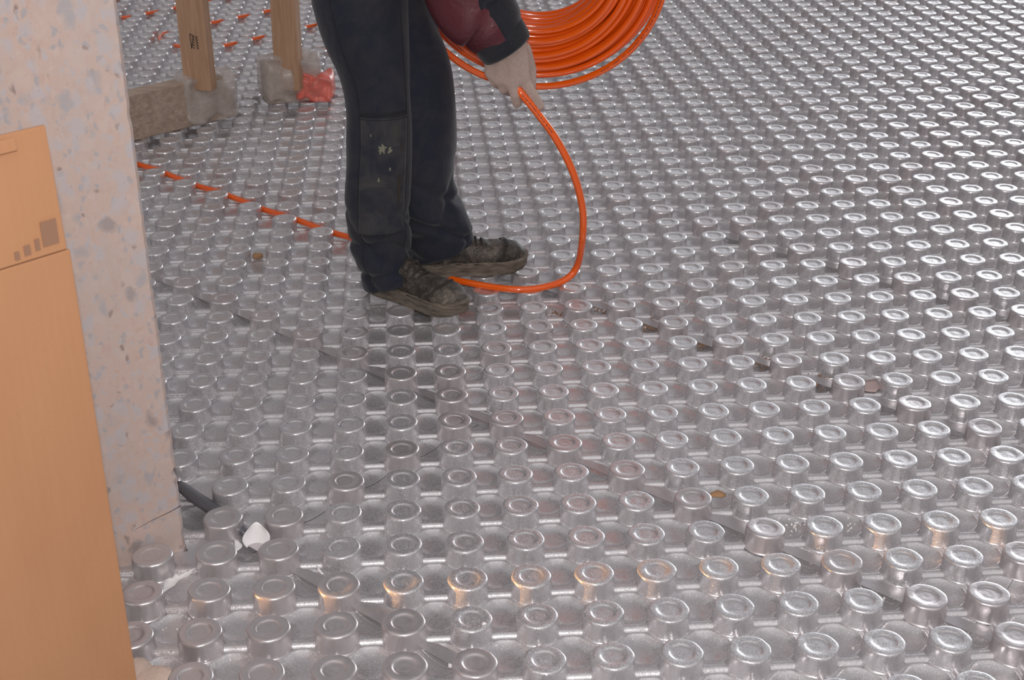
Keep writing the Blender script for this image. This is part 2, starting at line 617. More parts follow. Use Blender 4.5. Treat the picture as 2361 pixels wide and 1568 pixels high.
def panel_sheet_mesh(sq, dq, keep=None, name='foil_sheet'):
    """sheet of one panel; sq, dq = parity offset so that the studs fall on whole (i, j)"""
    S = gs + sq; D = gd + dq
    X = (S + D) / 2; Y = (S - D) / 2
    Z = relief(X, Y) * P
    X = (gs + gd) / 2 * P; Y = (gs - gd) / 2 * P
    co = np.stack([X, Y, Z], -1).reshape(-1, 3)
    idx = np.arange((SN + 1) * (DN + 1)).reshape(SN + 1, DN + 1)
    q = np.stack([idx[:-1, :-1], idx[:-1, 1:], idx[1:, 1:], idx[1:, :-1]], -1).reshape(-1, 4)
    if keep is not None:
        cx = co[q].mean(1)
        q = q[keep(cx[:, 0], cx[:, 1])]
        if len(q) == 0: return None
    # skirt down to the slab around the edge of the panel
    if keep is None:
        rim = np.concatenate([idx[0, :], idx[1:, -1], idx[-1, -2::-1], idx[-2:0:-1, 0]])
        low = co[rim].copy(); low[:, 2] = -0.0235
        b0 = len(co)
        co = np.concatenate([co, low])
        n = len(rim)
        k = np.arange(n)
        sk = np.stack([rim[k], rim[(k + 1) % n], b0 + (k + 1) % n, b0 + k], -1)[:, ::-1]
        q = np.concatenate([q, sk])
    me = bpy.data.meshes.new(name)
    me.vertices.add(len(co)); me.vertices.foreach_set('co', co.astype(np.float32).ravel())
    me.loops.add(q.size); me.loops.foreach_set('vertex_index', q.astype(np.int32).ravel())
    me.polygons.add(len(q))
    me.polygons.foreach_set('loop_start', np.arange(0, q.size, 4, dtype=np.int32))
    me.update(calc_edges=True)
    me.polygons.foreach_set('use_smooth', np.ones(len(q), bool))
    me.materials.append(M_FOIL)
    return me


def stud_mesh(seed, m, grow=0.0, lean=0.0):
    r_ = random.Random(seed)
    prof = [(0.352, 0.0), (0.332, 0.012), (0.325, 0.04), (0.321, 0.12), (0.319, 0.24), (0.318, 0.292),
            (0.314, 0.318), (0.303, 0.334), (0.285, 0.341), (0.258, 0.342), (0.232, 0.341), (0.200, 0.3405), (0.184, 0.336),
            (0.172, 0.327), (0.155, 0.322), (0.10, 0.322), (0.04, 0.324)]
    n = 48
    a0 = r_.uniform(0, 6)
    rings = []
    for k, (r, z) in enumerate(prof):
        ring = []
        for t in range(n):
            a = 2 * PI * t / n
            oct_ = 1 + 0.010 * math.cos(8 * a) * (1 if z > 0.2 else 0)
            wob = 1 + (0.006 * math.sin(3 * a + a0) + 0.005 * math.sin(5 * a + 2 * a0)) * min(1, z * 4)
            rr = (r + grow * (1 if r > 0.25 else 0)) * oct_ * wob
            zz = z * (1 + grow * 1.2) + lean * math.cos(a - a0) * r * z
            # a crease runs down the side where the foil was drawn
            if 0.02 < z < 0.3:
                rr -= 0.010 * math.exp(-((a - 4.75) / 0.07) ** 2)
            ring.append(Vector((math.cos(a) * rr, math.sin(a) * rr, zz)) * P)
        rings.append(ring)
    V, Fc = rings_mesh(rings, caps=False)
    V.append(Vector((0, 0, prof[-1][1] * P)))
    L = (len(rings) - 1) * n
    for k in range(n):
        Fc.append((L + k, L + (k + 1) % n, len(V) - 1))
    me = bpy.data.meshes.new('stud')
    me.from_pydata([tuple(v) for v in V], [], Fc)
    me.polygons.foreach_set('use_smooth', [True] * len(me.polygons))
    me.materials.append(m)
    me.update()
    return me


STUD = [stud_mesh(k, M_FOIL, 0, 0.02) for k in range(4)]
STUDS = [stud_mesh(10 + k, M_SMOOTH, 0.012, 0.03) for k in range(4)]


def seen(i, j, m=1.6):
    """is this grid spot inside the frame (with a margin), so that a panel is needed there"""
    p = CR.transposed() @ (G(i, j) - CAM)
    if p.z > -0.1: return False
    x = W / 2 + F * p.x / -p.z; y = H / 2 - F * p.y / -p.z
    e = m * F * P / -p.z
    return -e < x < W + e and -e < y < H + e


sheet_cache = {}
PLACES = {}


def panel_label(cx, cy, px, py):
    return None


panels = []
for k in range(-2, 10):
    d00 = -7 if k % 2 == 0 else -9
    for q in range(-6, 4):
        s0, d0 = 8 * k, d00 + 16 * q
        studs = []
        for s in range(s0, s0 + 8):
            for d in range(d0, d0 + 16):
                if (s + d) % 2: continue
                i, j = (s + d) // 2, (s - d) // 2
                if in_wall(i * P, j * P, 0.32 * P): continue
                studs.append((i, j, s, d))
        vis = [t for t in studs if seen(t[0], t[1])]
        if not vis: continue
        panels.append((k, q, s0, d0, studs, vis))


def pixel_of(p):
    c = CR.transposed() @ (Vector(p) - CAM)
    return W / 2 + F * c.x / -c.z, H / 2 - F * c.y / -c.z


def side_words(px, py):
    hx = 'left' if px < W * 0.34 else ('right' if px > W * 0.66 else 'middle')
    return hx


root_list = []
for k, q, s0, d0, studs, vis in panels:
    dz = 0.0003 * ((k + q) % 2)
    org = Vector(((s0 + d0) / 2 * P, (s0 - d0) / 2 * P, dz))
    root = empty('insulation_panel', org)
    cs, cd_ = s0 + 4, d0 + 8
    ii, jj = (cs + cd_) / 2, (cs - cd_) / 2
    # does this panel touch the wall
    par = (s0 % 2, d0 % 2)
    GX = (gs[::8, ::8] + gd[::8, ::8]) / 2 * P + org.x
    GY = (gs[::8, ::8] - gd[::8, ::8]) / 2 * P + org.y
    if in_wall(GX, GY, 0.03).any():
        me = panel_sheet_mesh(s0 % 2, d0 % 2, keep=lambda x, y, o=org: ~in_wall(x + o.x, y + o.y, 0.001))
    else:
        if par not in sheet_cache:
            sheet_cache[par] = panel_sheet_mesh(*par)
        me = sheet_cache[par]
    if me is not None:
        o = bpy.data.objects.new('foil_sheet', me); col.objects.link(o); o.parent = root
    for (i, j, s, d) in studs:
        if not seen(i, j, 3.0): continue
        old = (s == s0 or d == d0) or (k == -1 and i <= -1) or (i <= -4 and j <= 3 and k <= 0)
        h = (i * 73856093 ^ j * 19349663) & 0xffff
        me = (STUDS if old else STUD)[h % 4]
        o = bpy.data.objects.new('stud', me)
        col.objects.link(o)
        o.parent = root
        o.location = (i * P - org.x, j * P - org.y, 0.0)
        o.rotation_euler = (rng.normal(0, 0.008), rng.normal(0, 0.008), rng.normal(0, 0.05))
        if old: o.rotation_euler = (rng.normal(0, 0.02), rng.normal(0, 0.02), rng.normal(0, 0.08))
    # the neighbouring panel's foil laps over the seams: flat darker tongues between the studs
    tong = []
    for (i, j, s, d) in studs:
        if s == s0 and seen(i, j, 1.0) and seen(i + 1, j - 1, 1.0) and j < 18:
            a = Vector((i, j, 0)); b = Vector((i + 1, j - 1, 0))
            m_ = (a + b) / 2
            if in_wall(m_.x * P, m_.y * P, 0.3 * P): continue
            e = (b - a).normalized(); nn = Vector((1, 1, 0)).normalized()
            w1 = 0.20 + 0.14 * random.random()
            pts = [(-0.42, -0.02), (0.42, -0.02), (0.42, w1 * 0.5), (0.25, w1), (-0.2, w1 * 0.85), (-0.42, w1 * 0.45)]
            top = []
            for (x_, y_) in pts:
                z_ = 0.060 + 0.05 * max(0, y_) * random.uniform(0.2, 1.2)
                p_ = m_ + e * x_ + nn * y_
                top.append(Vector((p_.x * P - org.x, p_.y * P - org.y, z_ * P)))
            bot = [t - Vector((0, 0, 0.0007)) for t in top]
            n = len(top)
            Vt = top + bot
            Ft = [tuple(range(n)), tuple(range(2 * n - 1, n - 1, -1))] + \
                 [(x, x + n, (x + 1) % n + n, (x + 1) % n) for x in range(n)]
            tong.append((Vt, Ft))
    for V, Fc in tong:
        fo = mesh_obj('overlap_flap', V, Fc, M_DARK, root, smooth=False)
    vx = sum(t[0] for t in vis) / len(vis); vy = sum(t[1] for t in vis) / len(vis)
    root_list.append((root, vx, vy, len(vis)))

# every panel says where it lies: rows are counted along the seams, from the nearest panel back
names_done = {}
for root, vx, vy, nv in root_list:
    px, py = pixel_of(G(vx, vy))
    names_done[root.name] = (px, py)
ordered = sorted(root_list, key=lambda t: -names_done[t[0].name][1])
NTH = ['', 'first', 'second', 'third', 'fourth', 'fifth', 'sixth', 'seventh', 'eighth', 'ninth', 'tenth', 'eleventh', 'twelfth']
SPECIAL = {(-1, 0): 'silver foil stud panel in the lower left corner, beside the cardboard box',
           (0, 0): 'silver foil stud panel along the bottom edge, right of the white torn liner',
           (1, 0): 'silver foil stud panel right of the worker, between the two dusty seams',
           (0, -1): 'silver foil stud panel beside the right edge of the concrete wall, nearer than the boots',
           (1, -1): 'silver foil stud panel directly under the two muddy boots',
           (2, -1): 'silver foil stud panel behind the hanging loop of orange pipe',
           (2, -2): 'silver foil stud panel crossed by loose pipe, left of the trouser leg',
           (2, 0): 'silver foil stud panel at the right edge, just beyond the sandy seam'}
by_strip = {}
for n_, item in enumerate(root_list):
    by_strip.setdefault(panels[n_][0], []).append((panels[n_][1], item[0]))
for k, lst in by_strip.items():
    lst.sort(key=lambda t: -t[0])
    for m_, (q, root) in enumerate(lst):
        lab = SPECIAL.get((k, q)) or 'silver stud panel, %s from the right in the %s diagonal row from the bottom left' % (NTH[m_ + 1], NTH[k + 3])
        tag(root, lab, 'floor panel', 'silver studded underfloor heating panels')

# ------------------------------------------------------------------ cardboard box, lower left
bx0 = at(325, 1720, -0.33)                      # foot of its right front edge
bdir = Vector((wdir.x, wdir.y, 0))
d_ = ray(162, 575)
btop = CAM + d_ * ((bx0.y - CAM.y) / d_.y)
BH = btop.z - HT                                # height of the box above the studs
# direction of the front face: its top edge runs from (162,575) to (0,625)
d_ = ray(0, 625)
p_ = CAM + d_ * ((btop.z - CAM.z) / d_.z)
bdir = Vector((p_.x - btop.x, p_.y - btop.y, 0)).normalized()
bnor = Vector((-bdir.y, bdir.x, 0))
if bnor.y < 0: bnor = -bnor
BW, BD, TH = 0.52, 0.20, 0.005
o_ = Vector((btop.x, btop.y, HT))
broot = empty('cardboard_box', o_)
tag(broot, 'brown cardboard box standing open in front of the concrete wall', 'box')
up = Vector((0, 0, 1))


def bbox(name, a0, a1, n0, n1, z0, z1, m=None, parent=broot):
    """board given by ranges along the front, into the depth and in height"""
    c = bdir * ((a0 + a1) / 2) + bnor * ((n0 + n1) / 2) + up * ((z0 + z1) / 2)
    V, Fc = box(c, abs(a1 - a0) / 2, abs(n1 - n0) / 2, abs(z1 - z0) / 2, bdir, bnor, up)
    o = mesh_obj(name, V, Fc, m or M_CARD, parent, smooth=False)
    return bevel(o, 0.0015)


bbox('side_panel', 0, BW, 0, TH, 0, BH)
bbox('side_panel', 0, BW, BD - TH, BD, 0, BH)
bbox('side_panel', 0.0005, TH, TH + 0.0005, BD - TH - 0.0005, 0, BH)
bbox('side_panel', BW - TH, BW - 0.0005, TH + 0.0005, BD - TH - 0.0005, 0, BH)
bbox('bottom', TH, BW - TH, TH, BD - TH, 0.0, TH)


def flap(name, a0, a1, n0, z0, length, lean, thick=0.005, m=None, side=1):
    """flap standing up from an edge, leaning by an angle away from the camera"""
    dz = up * math.cos(lean) + bnor * math.sin(lean)
    dn = bnor * math.cos(lean) - up * math.sin(lean)
    c = bdir * ((a0 + a1) / 2) + bnor * n0 + up * z0 + dz * (length / 2) + dn * (thick / 2)
    V, Fc = box(c, (a1 - a0) / 2, thick / 2, length / 2, bdir, dn, dz)
    return bevel(mesh_obj(name, V, Fc, m or M_CARD, broot, smooth=False), 0.0015)


# length of the front flap follows from its upper right corner at (128,288)
d_ = ray(132, 288)
t_ = (btop - CAM).dot(bnor) / d_.dot(bnor)
ft = CAM + d_ * t_
FL = ft.z - btop.z
f1 = flap('flap', 0.003, BW, 0.001, BH + 0.001, FL, 0.04)
flap('flap', 0.01, BW, BD - 0.006, BH + 0.001, FL * 0.93, 0.25)
# folded strip left hanging along the top of the flap
strip = flap('torn_strip', 0.045, BW, -0.0035, BH + FL * 0.885, FL * 0.10, 0.04, 0.003)
# faded printing near the fold of the flap
inkp = []
for a_, w_, z_, h_ in [(0.012, 0.020, 0.012, 0.030), (0.036, 0.006, 0.010, 0.014), (0.048, 0.008, 0.008, 0.012),
                       (0.062, 0.006, 0.006, 0.010)]:
    c = bdir * (a_ + w_ / 2) + bnor * (0.0004 + 0.0) + up * (BH + z_ + h_ / 2)
    inkp.append(box(c, w_ / 2, 0.0004, h_ / 2, bdir, bnor, up))
V, Fc = merge(inkp)
pr_ = mesh_obj('print', V, Fc, M_INK, broot, smooth=False)

# lump of mortar on the foil beside the box
def lump(name, centre, rx, ry, rz, m, seed, n=14, parent=None):
    r_ = random.Random(seed)
    ph = [r_.uniform(0, 6) for _ in range(6)]
    V, Fc = [], []
    N, Mm = n, n * 2
    for a in range(N + 1):
        for b in range(Mm):
            th = PI * a / N; fi = 2 * PI * b / Mm
            k = 1 + 0.14 * math.sin(3 * fi + ph[0]) * math.sin(th) + 0.10 * math.sin(5 * fi + ph[1] + 2 * th) * math.sin(th) \
                + 0.07 * math.cos(4 * th + ph[2])
            V.append(Vector((math.sin(th) * math.cos(fi) * rx * k, math.sin(th) * math.sin(fi) * ry * k, math.cos(th) * rz * k)))
    for a in range(N):
        for b in range(Mm):
            p, q = a * Mm + b, a * Mm + (b + 1) % Mm
            Fc.append((p, q, q + Mm, p + Mm))
    o = mesh_obj(name, V, Fc, m, parent)
    o.location = centre
    return o


lp = at(318, 1568, 0.0)
lo_ = lump('concrete_lump', Vector((lp.x, lp.y, HT - 0.006)), 0.045, 0.05, 0.012, M_LUMP, 3)
tag(lo_, 'tan lump of mortar on the foil beside the cardboard box', 'lump')

# ------------------------------------------------------------------ wooden stand in the background
st = empty('wooden_stand', at(463, 290, 0))
tag(st, 'pale timber stand whose two posts end in feet wrapped in cloudy plastic', 'stand')


def put(name, vf, m, parent, root, smooth=False, bev=0):
    V, Fc = vf
    o = mesh_obj(name, [Vector(v) - Vector(root.location) for v in V], Fc, m, parent, smooth)
    if bev: bevel(o, bev)
    return o


def beam(a, b2, w, t, side):
    """straight timber from a to b; w across 'side', t across the remaining direction"""
    a, b2 = Vector(a), Vector(b2)
    d = (b2 - a).normalized()
    s = (side - d * side.dot(d)).normalized()
    n = d.cross(s)
    return box((a + b2) / 2, w / 2, t / 2, (b2 - a).length / 2, s, n, d)


def post_at(pxa, pya, Y, ztop, w, t, side):
    foot = atY(pxa, pya, Y)
    top = Vector((foot.x, foot.y, ztop))
    return foot, top


Yl, Yr = 26.6, 28.9
SIDE = Vector((math.cos(0.32), -math.sin(0.32), 0)).normalized()
fL = atY(463, 205, Yl); tL = atY(442, 0, Yl); dL = (tL - fL).normalized(); tL = fL + dL * 0.86
fR = atY(668, 205, Yr); tR = atY(656, 0, Yr); dR = (tR - fR).normalized(); tR = fR + dR * 0.80
pL = put('post', beam(fL, tL, 0.098, 0.042, SIDE), M_WOOD, st, st, bev=0.002)
put('post', beam(fR, tR, 0.092, 0.042, SIDE), M_WOOD, st, st, bev=0.002)
ra = tL - dL * 0.06 + Vector((-0.25, 0.05, 0)); rb = tR - dR * 0.02 + Vector((0.35, 0.05, 0.0))
put('crossbar', beam(ra, rb, 0.045, 0.10, Vector((0, 1, 0))), M_WOOD, st, st, bev=0.002)


def foot_board(x0, x1, h, t, chamfer):
    """board on edge between two floor points, its right end sawn at a slant"""
    a, b2 = Vector(x0), Vector(x1)
    d = (b2 - a).normalized(); n = Vector((-d.y, d.x, 0)); z = Vector((0, 0, 1))
    L = (b2 - a).length
    prof = [(0, 0), (L, 0), (L, h * 0.35), (L - chamfer, h), (0, h)]
    V = [a + d * x + z * y - n * (t / 2) for x, y in prof] + [a + d * x + z * y + n * (t / 2) for x, y in prof]
    k = len(prof)
    Fc = [tuple(range(k)), tuple(range(2 * k - 1, k - 1, -1))] + [(i + k, (i + 1) % k + k, (i + 1) % k, i) for i in range(k)]
    return V, Fc


A0 = at(286, 322, 0.0); A1 = at(532, 262, 0.0)
A0 = A1 + (A0 - A1).normalized() * 0.62
put('foot', foot_board(A0, A1, 0.150, 0.075, 0.045), M_FOOT, st, st, bev=0.004)
B0 = at(612, 236, 0.0); B1 = at(690, 226, 0.0)
put('foot', foot_board(B0, B1, 0.145, 0.075, 0.03), M_FOOT, st, st, bev=0.004)
B0n = (B1 - B0).normalized()


def wrap(p0, p1, h, t, seed, bulge=0.012, segs=26):
    """loose plastic film tied around a foot"""
    r_ = random.Random(seed)
    a, b2 = Vector(p0), Vector(p1)
    d = (b2 - a).normalized(); n = Vector((-d.y, d.x, 0)); z = Vector((0, 0, 1))
    L = (b2 - a).length
    ph = [r_.uniform(0, 6) for _ in range(8)]
    rings = []
    NS = 44
    for k in range(segs + 1):
        u = k / segs
        end = min(1, min(u, 1 - u) * 9 + 0.55)
        ring = []
        for q in range(NS):
            al = 2 * PI * q / NS
            cx = math.copysign(abs(math.cos(al)) ** 0.45, math.cos(al))
            cz = math.copysign(abs(math.sin(al)) ** 0.45, math.sin(al))
            wob = bulge * (0.5 * math.sin(5 * al + ph[0] + 6 * u) + 0.4 * math.sin(9 * al + ph[1] - 9 * u)
                           + 0.5 * math.sin(14 * u + ph[2] + 2 * al))
            yy = cx * (t / 2 + bulge + wob) * end
            zz = h / 2 + cz * (h / 2 + bulge * 0.6 + wob * 0.7) * end
            ring.append(a + d * (u * L) + n * yy + z * max(0.002, zz))
        rings.append(ring)
    return rings_mesh(rings)


w1 = put('plastic_wrap', wrap(A1 + (A0 - A1).normalized() * 0.20, A1 + (A1 - A0).normalized() * 0.012, 0.158, 0.08, 4), M_FILM, st, st, True)
w1['label'] = 'cloudy plastic film around the foot'
w2 = put('plastic_wrap', wrap(B0 - B0n * 0.012, B1 + B0n * 0.075, 0.158, 0.09, 9), M_FILM, st, st, True)
w2['label'] = 'cloudy plastic film around the foot'
# grading stamp on the left post
q0 = atY(441, 78, Yl); q1 = atY(452, 116, Yl)
nrm_ = SIDE.cross(dL).normalized()
if nrm_.y > 0: nrm_ = -nrm_
face = fL + nrm_ * 0.0215


def onpost(px, py):
    d = ray(px, py)
    return CAM + d * ((face - CAM).dot(nrm_) / d.dot(nrm_))


marks = []
tri = [onpost(437, 78), onpost(446, 82), onpost(442, 112)]
for a, b2 in ((0, 1), (1, 2), (2, 0)):
    marks.append(tube([tri[a] + nrm_ * 0.0005, tri[b2] + nrm_ * 0.0005], 0.0012, 6))
for k in range(5):
    y0 = 84 + k * 6.2
    marks.append(tube([onpost(442.5 + k * 0.6, y0) + nrm_ * 0.0005, onpost(448 + k * 0.5, y0 + 2.5) + nrm_ * 0.0005], 0.0012, 6))
    marks.append(tube([onpost(450 + k * 0.9, y0 - 1) + nrm_ * 0.0005, onpost(454 + k * 0.9, y0 + 3.5) + nrm_ * 0.0005], 0.0011, 6))
    marks.append(tube([onpost(451 + k * 0.9, y0 + 4) + nrm_ * 0.0005, onpost(455 + k * 0.9, y0 + 1.0) + nrm_ * 0.0005], 0.0010, 6))
put('grading_stamp', merge(marks), M_INK2, pL, st)

# red plastic bundle beside the right post
rbp = at(742, 226, 0.0)
V, Fc = wrap(rbp + Vector((-0.085, 0.01, 0)), rbp + Vector((0.045, -0.01, 0)), 0.085, 0.075, 17, 0.012, 22)
rb_ = empty('plastic_bag', Vector((rbp.x, rbp.y, HT)))
tag(rb_, 'crumpled red and clear plastic bag lying behind the worker, by the right post', 'bag')
put('red_part', (V, Fc), M_REDF, rb_, rb_, True)
put('clear_part', wrap(rbp + Vector((-0.10, 0.02, 0.075)), rbp + Vector((0.0, 0.02, 0.075)), 0.075, 0.06, 23, 0.012, 22), M_FILM, rb_, rb_, True)

# ------------------------------------------------------------------ laid heating pipe, far left
PR = 0.0078


def diag(s, d, z=-0.19):
    return G((s + d) / 2, (s - d) / 2, z)


laid = []
lines = [-60.5, -55.5, -50.5, -45.5, -40.5]
ends = {-60.5: 30.0, -55.5: 30.0, -50.5: 28.5, -45.5: 28.5, -40.5: 27.5}


def bend(sm, da, db, n=10):
    c, r = (da + db) / 2, abs(db - da) / 2
    return [diag(sm - r * 0.75 * math.sin(PI * k / n), c - math.copysign(r, db - da) * math.cos(PI * k / n)) for k in range(n + 1)]


seq = [diag(48, -60.5)] + bend(31.0, -60.5, -55.5) + [diag(50, -55.5)] + [diag(51.5, -53)] + [diag(50, -50.5)] + \
      bend(30.0, -50.5, -45.5) + [diag(48, -45.5)] + [diag(49.5, -43)] + [diag(48, -40.5)] + [diag(28.6, -40.5), diag(27.8, -40.0), diag(27.0, -39.0)]
path = []
for a, b2 in zip(seq[:-1], seq[1:]):
    n = max(1, int((b2 - a).length / 0.05))
    path += [a.lerp(b2, k / n) for k in range(n)]
path.append(seq[-1])
V, Fc = tube(path, PR, 12)
lpipe = mesh_obj('heating_pipe', V, Fc, M_PIPE)
tag(lpipe, 'orange heating pipe already pressed between the studs, far left behind the wooden posts', 'pipe')

# ------------------------------------------------------------------ coil of pipe and its loose end
YC = 14.9
cc_ = atY(1235, -100, YC)
coil_root = empty('heating_pipe', cc_)
tag(coil_root, 'coiled orange heating pipe held behind the worker, its loose end looping down to the floor', 'pipe')
R1 = (atY(1235 + 296, -100, YC) - cc_).length - 0.0075
rp = 0.0086
tilt = math.radians(14)
yaw = math.radians(-8)
ROT = Matrix.Rotation(yaw, 3, 'Z') @ Matrix.Rotation(tilt, 3, 'X')
slots = []
for layer in range(8):
    cols = 7 if layer else 4
    order = range(cols) if layer % 2 == 0 else range(cols - 1, -1, -1)
    for c in order:
        slots.append((layer, c - (cols - 1) / 2 + (0.5 if layer % 2 else 0)))
r_ = random.Random(11)
turns = []
for layer, c in slots:
    turns.append((R1 - layer * rp * 1.95 - r_.uniform(0, 0.004), c * rp * 2.02 + r_.uniform(-0.002, 0.002),
                  r_.uniform(-0.006, 0.006), r_.uniform(-0.006, 0.006), r_.uniform(-0.010, 0.010)))
path = []
NP = 84
start = math.radians(100)
for k, tn in enumerate(turns):
    nx = turns[min(k + 1, len(turns) - 1)]
    for q in range(NP):
        u = q / NP
        w_ = max(0.0, min(1.0, (u - 0.85) / 0.15)); w_ = w_ * w_ * (3 - 2 * w_)
        v_ = [a * (1 - w_) + b2 * w_ for a, b2 in zip(tn, nx)]
        al = start + 2 * PI * u
        rad = v_[0] + 0.003 * math.sin(2 * al + k)
        p = Vector((math.cos(al) * rad + v_[2], v_[1] + v_[4] * math.sin(al * 1 + k * 0.7) * 0.5, math.sin(al) * rad + v_[3]))
        path.append(ROT @ p)
V, Fc = tube(path, rp, 10)
coil = mesh_obj('coil', V, Fc, M_PIPE, coil_root)
# one outermost turn hangs a little clear of the bundle
path = []
for q in range(121):
    al = math.radians(150) + 2 * PI * q / 120 * 0.98
    rad = R1 + rp * 0.4 + 0.004 * max(0, math.sin(-al + 0.6))
    path.append(ROT @ Vector((math.cos(al) * rad, -rp * 2.02 * 4.1 + 0.002 * math.sin(3 * al), math.sin(al) * rad)))
path_outer = path[52:96]
V, Fc = tube(path, rp, 10)
mesh_obj('outer_turn', V, Fc, M_PIPE, coil_root)

lo = [atY(1150, 150, 13.2), atY(1180, 182, 12.45), atY(1196, 208, 12.02), atY(1240, 262, 11.98), atY(1285, 325, 12.05), atY(1322, 400, 12.2),
      atY(1343, 480, 12.45), atY(1343, 550, 12.7), at(1331, 612, 0.45), at(1303, 645, 0.12), at(1245, 664, 0.06),
      at(1180, 667, 0.06), at(1090, 654, 0.06), G(-0.3, 13.95, 0.06), G(-1.2, 15.2, 0.05), G(-1.9, 16.3, -0.03)]
path = catmull(lo, 10)
tail = [diag(14.5, -19.4, -0.12), diag(14.5, -20.6, -0.155)] + [diag(14.5, -20.6 - 0.9 * k + 0.0, -0.155 + 0.02 * math.sin(k * 1.3)) for k in range(1, 26)]
path = path[:-1] + catmull([lo[-1]] + tail, 4)
V, Fc = tube([Vector(p) - Vector(cc_) for p in path], 0.0087, 14)
loose = mesh_obj('loose_end', V, Fc, M_PIPE, coil_root)


def pipe_print(path3, start, count, r, parent, seed):
    """row of tiny dark characters printed along the side of a pipe that faces the camera"""
    r_ = random.Random(seed)
    out = []
    pts = [Vector(p) for p in path3]
    for k in range(count):
        s_ = start + k * 0.0052
        acc_ = 0
        for a, b2 in zip(pts[:-1], pts[1:]):
            L_ = (b2 - a).length
            if acc_ + L_ >= s_:
                c = a.lerp(b2, (s_ - acc_) / L_); t = (b2 - a).normalized(); break
            acc_ += L_
        else: break
        if r_.random() < 0.15: continue
        v = CAM - c; v = (v - t * v.dot(t)).normalized(); n = t.cross(v)
        q = c + v * r - Vector(cc_)
        hh = 0.0018
        out.append(box(q, r_.uniform(0.0008, 0.0016), 0.0003, r_.uniform(0.6, 1.0) * hh, t, v, n))
        if r_.random() < 0.5: out.append(box(q + n * r_.uniform(-1, 1) * hh * 0.8 + t * 0.001, 0.0012, 0.0003, 0.0004, t, v, n))
    V, Fc = merge(out)
    return mesh_obj('print', V, Fc, M_PRINT, parent, smooth=False)


pipe_print(path[22:], 0.0, 22, 0.0087, loose, 4)
ot = [o for o in coil_root.children if o.name.startswith('outer_turn')]
turn_pts = [Vector(v) + Vector(cc_) for v in path_outer]
pipe_print(turn_pts[:], 0.0, 60, rp, ot[0] if ot else coil_root, 5)
loose['label'] = 'single orange pipe looping from the glove to the floor'

# ------------------------------------------------------------------ the worker
FEET = G(-0.6, 13.2, 0)
man = empty('person', FEET)
tag(man, 'person in dusty navy work trousers, muddy boots and knitted gloves feeding out orange pipe', 'person')


def loft_rows(rows, Y, depth, n=64, sub=10):
    """cross sections of a garment from (y, left x, right x) in the photograph's frame at depth Y"""
    cs = []
    for (py, xl, xr) in rows:
        a = atY(xl, py, Y); b2 = atY(xr, py, Y)
        cs.append(Vector(((a.x + b2.x) / 2, (b2.x - a.x) / 2, (a.z + b2.z) / 2)))
    cs = catmull(cs, sub)
    return cs


def leg_surface(cs, Yfun, depth, folds):
    rings = []
    n = 96
    for k, c in enumerate(cs):
        ring = []
        for q in range(n):
            a = 2 * PI * q / n
            f = 1 + folds(a, c.z)
            ring.append(Vector((c.x + math.cos(a) * c.y * f, Yfun(c.z) * P + math.sin(a) * c.y * depth(c.z) * f, c.z)))
        rings.append(ring)
    return rings


def crease(x, sharp=8):
    return -abs(math.cos(x)) ** sharp


def foldsA(a, z):
    w = math.exp(-((z - 0.15) / 0.10) ** 2)                     # stacked folds above the boot
    v = 0.17 * w * crease(z * 40 + 1.6 * math.sin(a + 0.6) + 0.7 * math.sin(2 * a), 16)
    v += 0.12 * w * crease(z * 26 - 2.2 * math.sin(a - 0.9) + 1.0, 14)
    v += 0.040 * w * math.sin(z * 60 + 2.2 * math.sin(a + 2.0))
    v += 0.014 * math.sin(3 * a + z * 9) + 0.008 * math.sin(5 * a - z * 14 + 1)
    v += 0.035 * crease(z * 11 + 1.4 * math.sin(a + 0.5), 10) * math.exp(-((z - 0.42) / 0.16) ** 2)
    return v


def foldsB(a, z):
    w = math.exp(-((z - 0.19) / 0.11) ** 2)
    v = 0.19 * w * crease(z * 30 + 1.9 * math.sin(a + 2.1) + 0.6 * math.sin(2 * a + 1), 14)
    v += 0.14 * w * crease(z * 22 - 2.4 * math.sin(a + 0.6) + 0.4, 12)
    v += 0.05 * w * math.sin(z * 50 + 2.0 * math.sin(a + 0.4))
    v += 0.018 * math.sin(3 * a + z * 12 + 2) + 0.012 * math.sin(4 * a - z * 17)
    return v


rowsA = [(-175, 690, 950), (-60, 703, 948), (0, 712, 945), (60, 728, 946), (120, 750, 948), (190, 783, 950), (260, 797, 951), (330, 797, 951),
         (400, 795, 949), (470, 794, 946), (530, 799, 946), (590, 812, 954), (625, 826, 965), (650, 838, 972)]
rowsB = [(-190, 800, 975), (-60, 815, 988), (0, 830, 996), (60, 845, 1008), (130, 860, 1033), (200, 868, 1046), (300, 874, 1053), (380, 878, 1050),
         (420, 882, 1046), (455, 890, 1062), (500, 905, 1086), (545, 925, 1092), (578, 945, 1095)]
csA = loft_rows(rowsA, 12.9, 1)
csB = loft_rows(rowsB, 13.9, 1)


def YA(z): return 12.95 + 0.45 * max(0, (z - 0.15) / 0.6)
def YB(z): return 13.95 - 0.10 * max(0, (z - 0.2) / 0.6)


# the sections were measured in one plane: carry them to the plane the leg really has at that height
ringsA = leg_surface(csA, YA, lambda z: 0.92 + 0.25 * max(0, 0.2 - z), foldsA)
ringsB = leg_surface(csB, YB, lambda z: 0.95 + 0.3 * max(0, 0.2 - z), foldsB)


def hem(rings, thick=0.004):
    """turn the open lower edge inwards"""
    last = rings[-1]
    c = sum(last, Vector()) / len(last)
    r1 = [c + (p - c) * 0.955 + Vector((0, 0, 0.001)) for p in last]
    r2 = [c + (p - c) * 0.93 + Vector((0, 0, 0.03)) for p in last]
    return rings + [r1, r2]


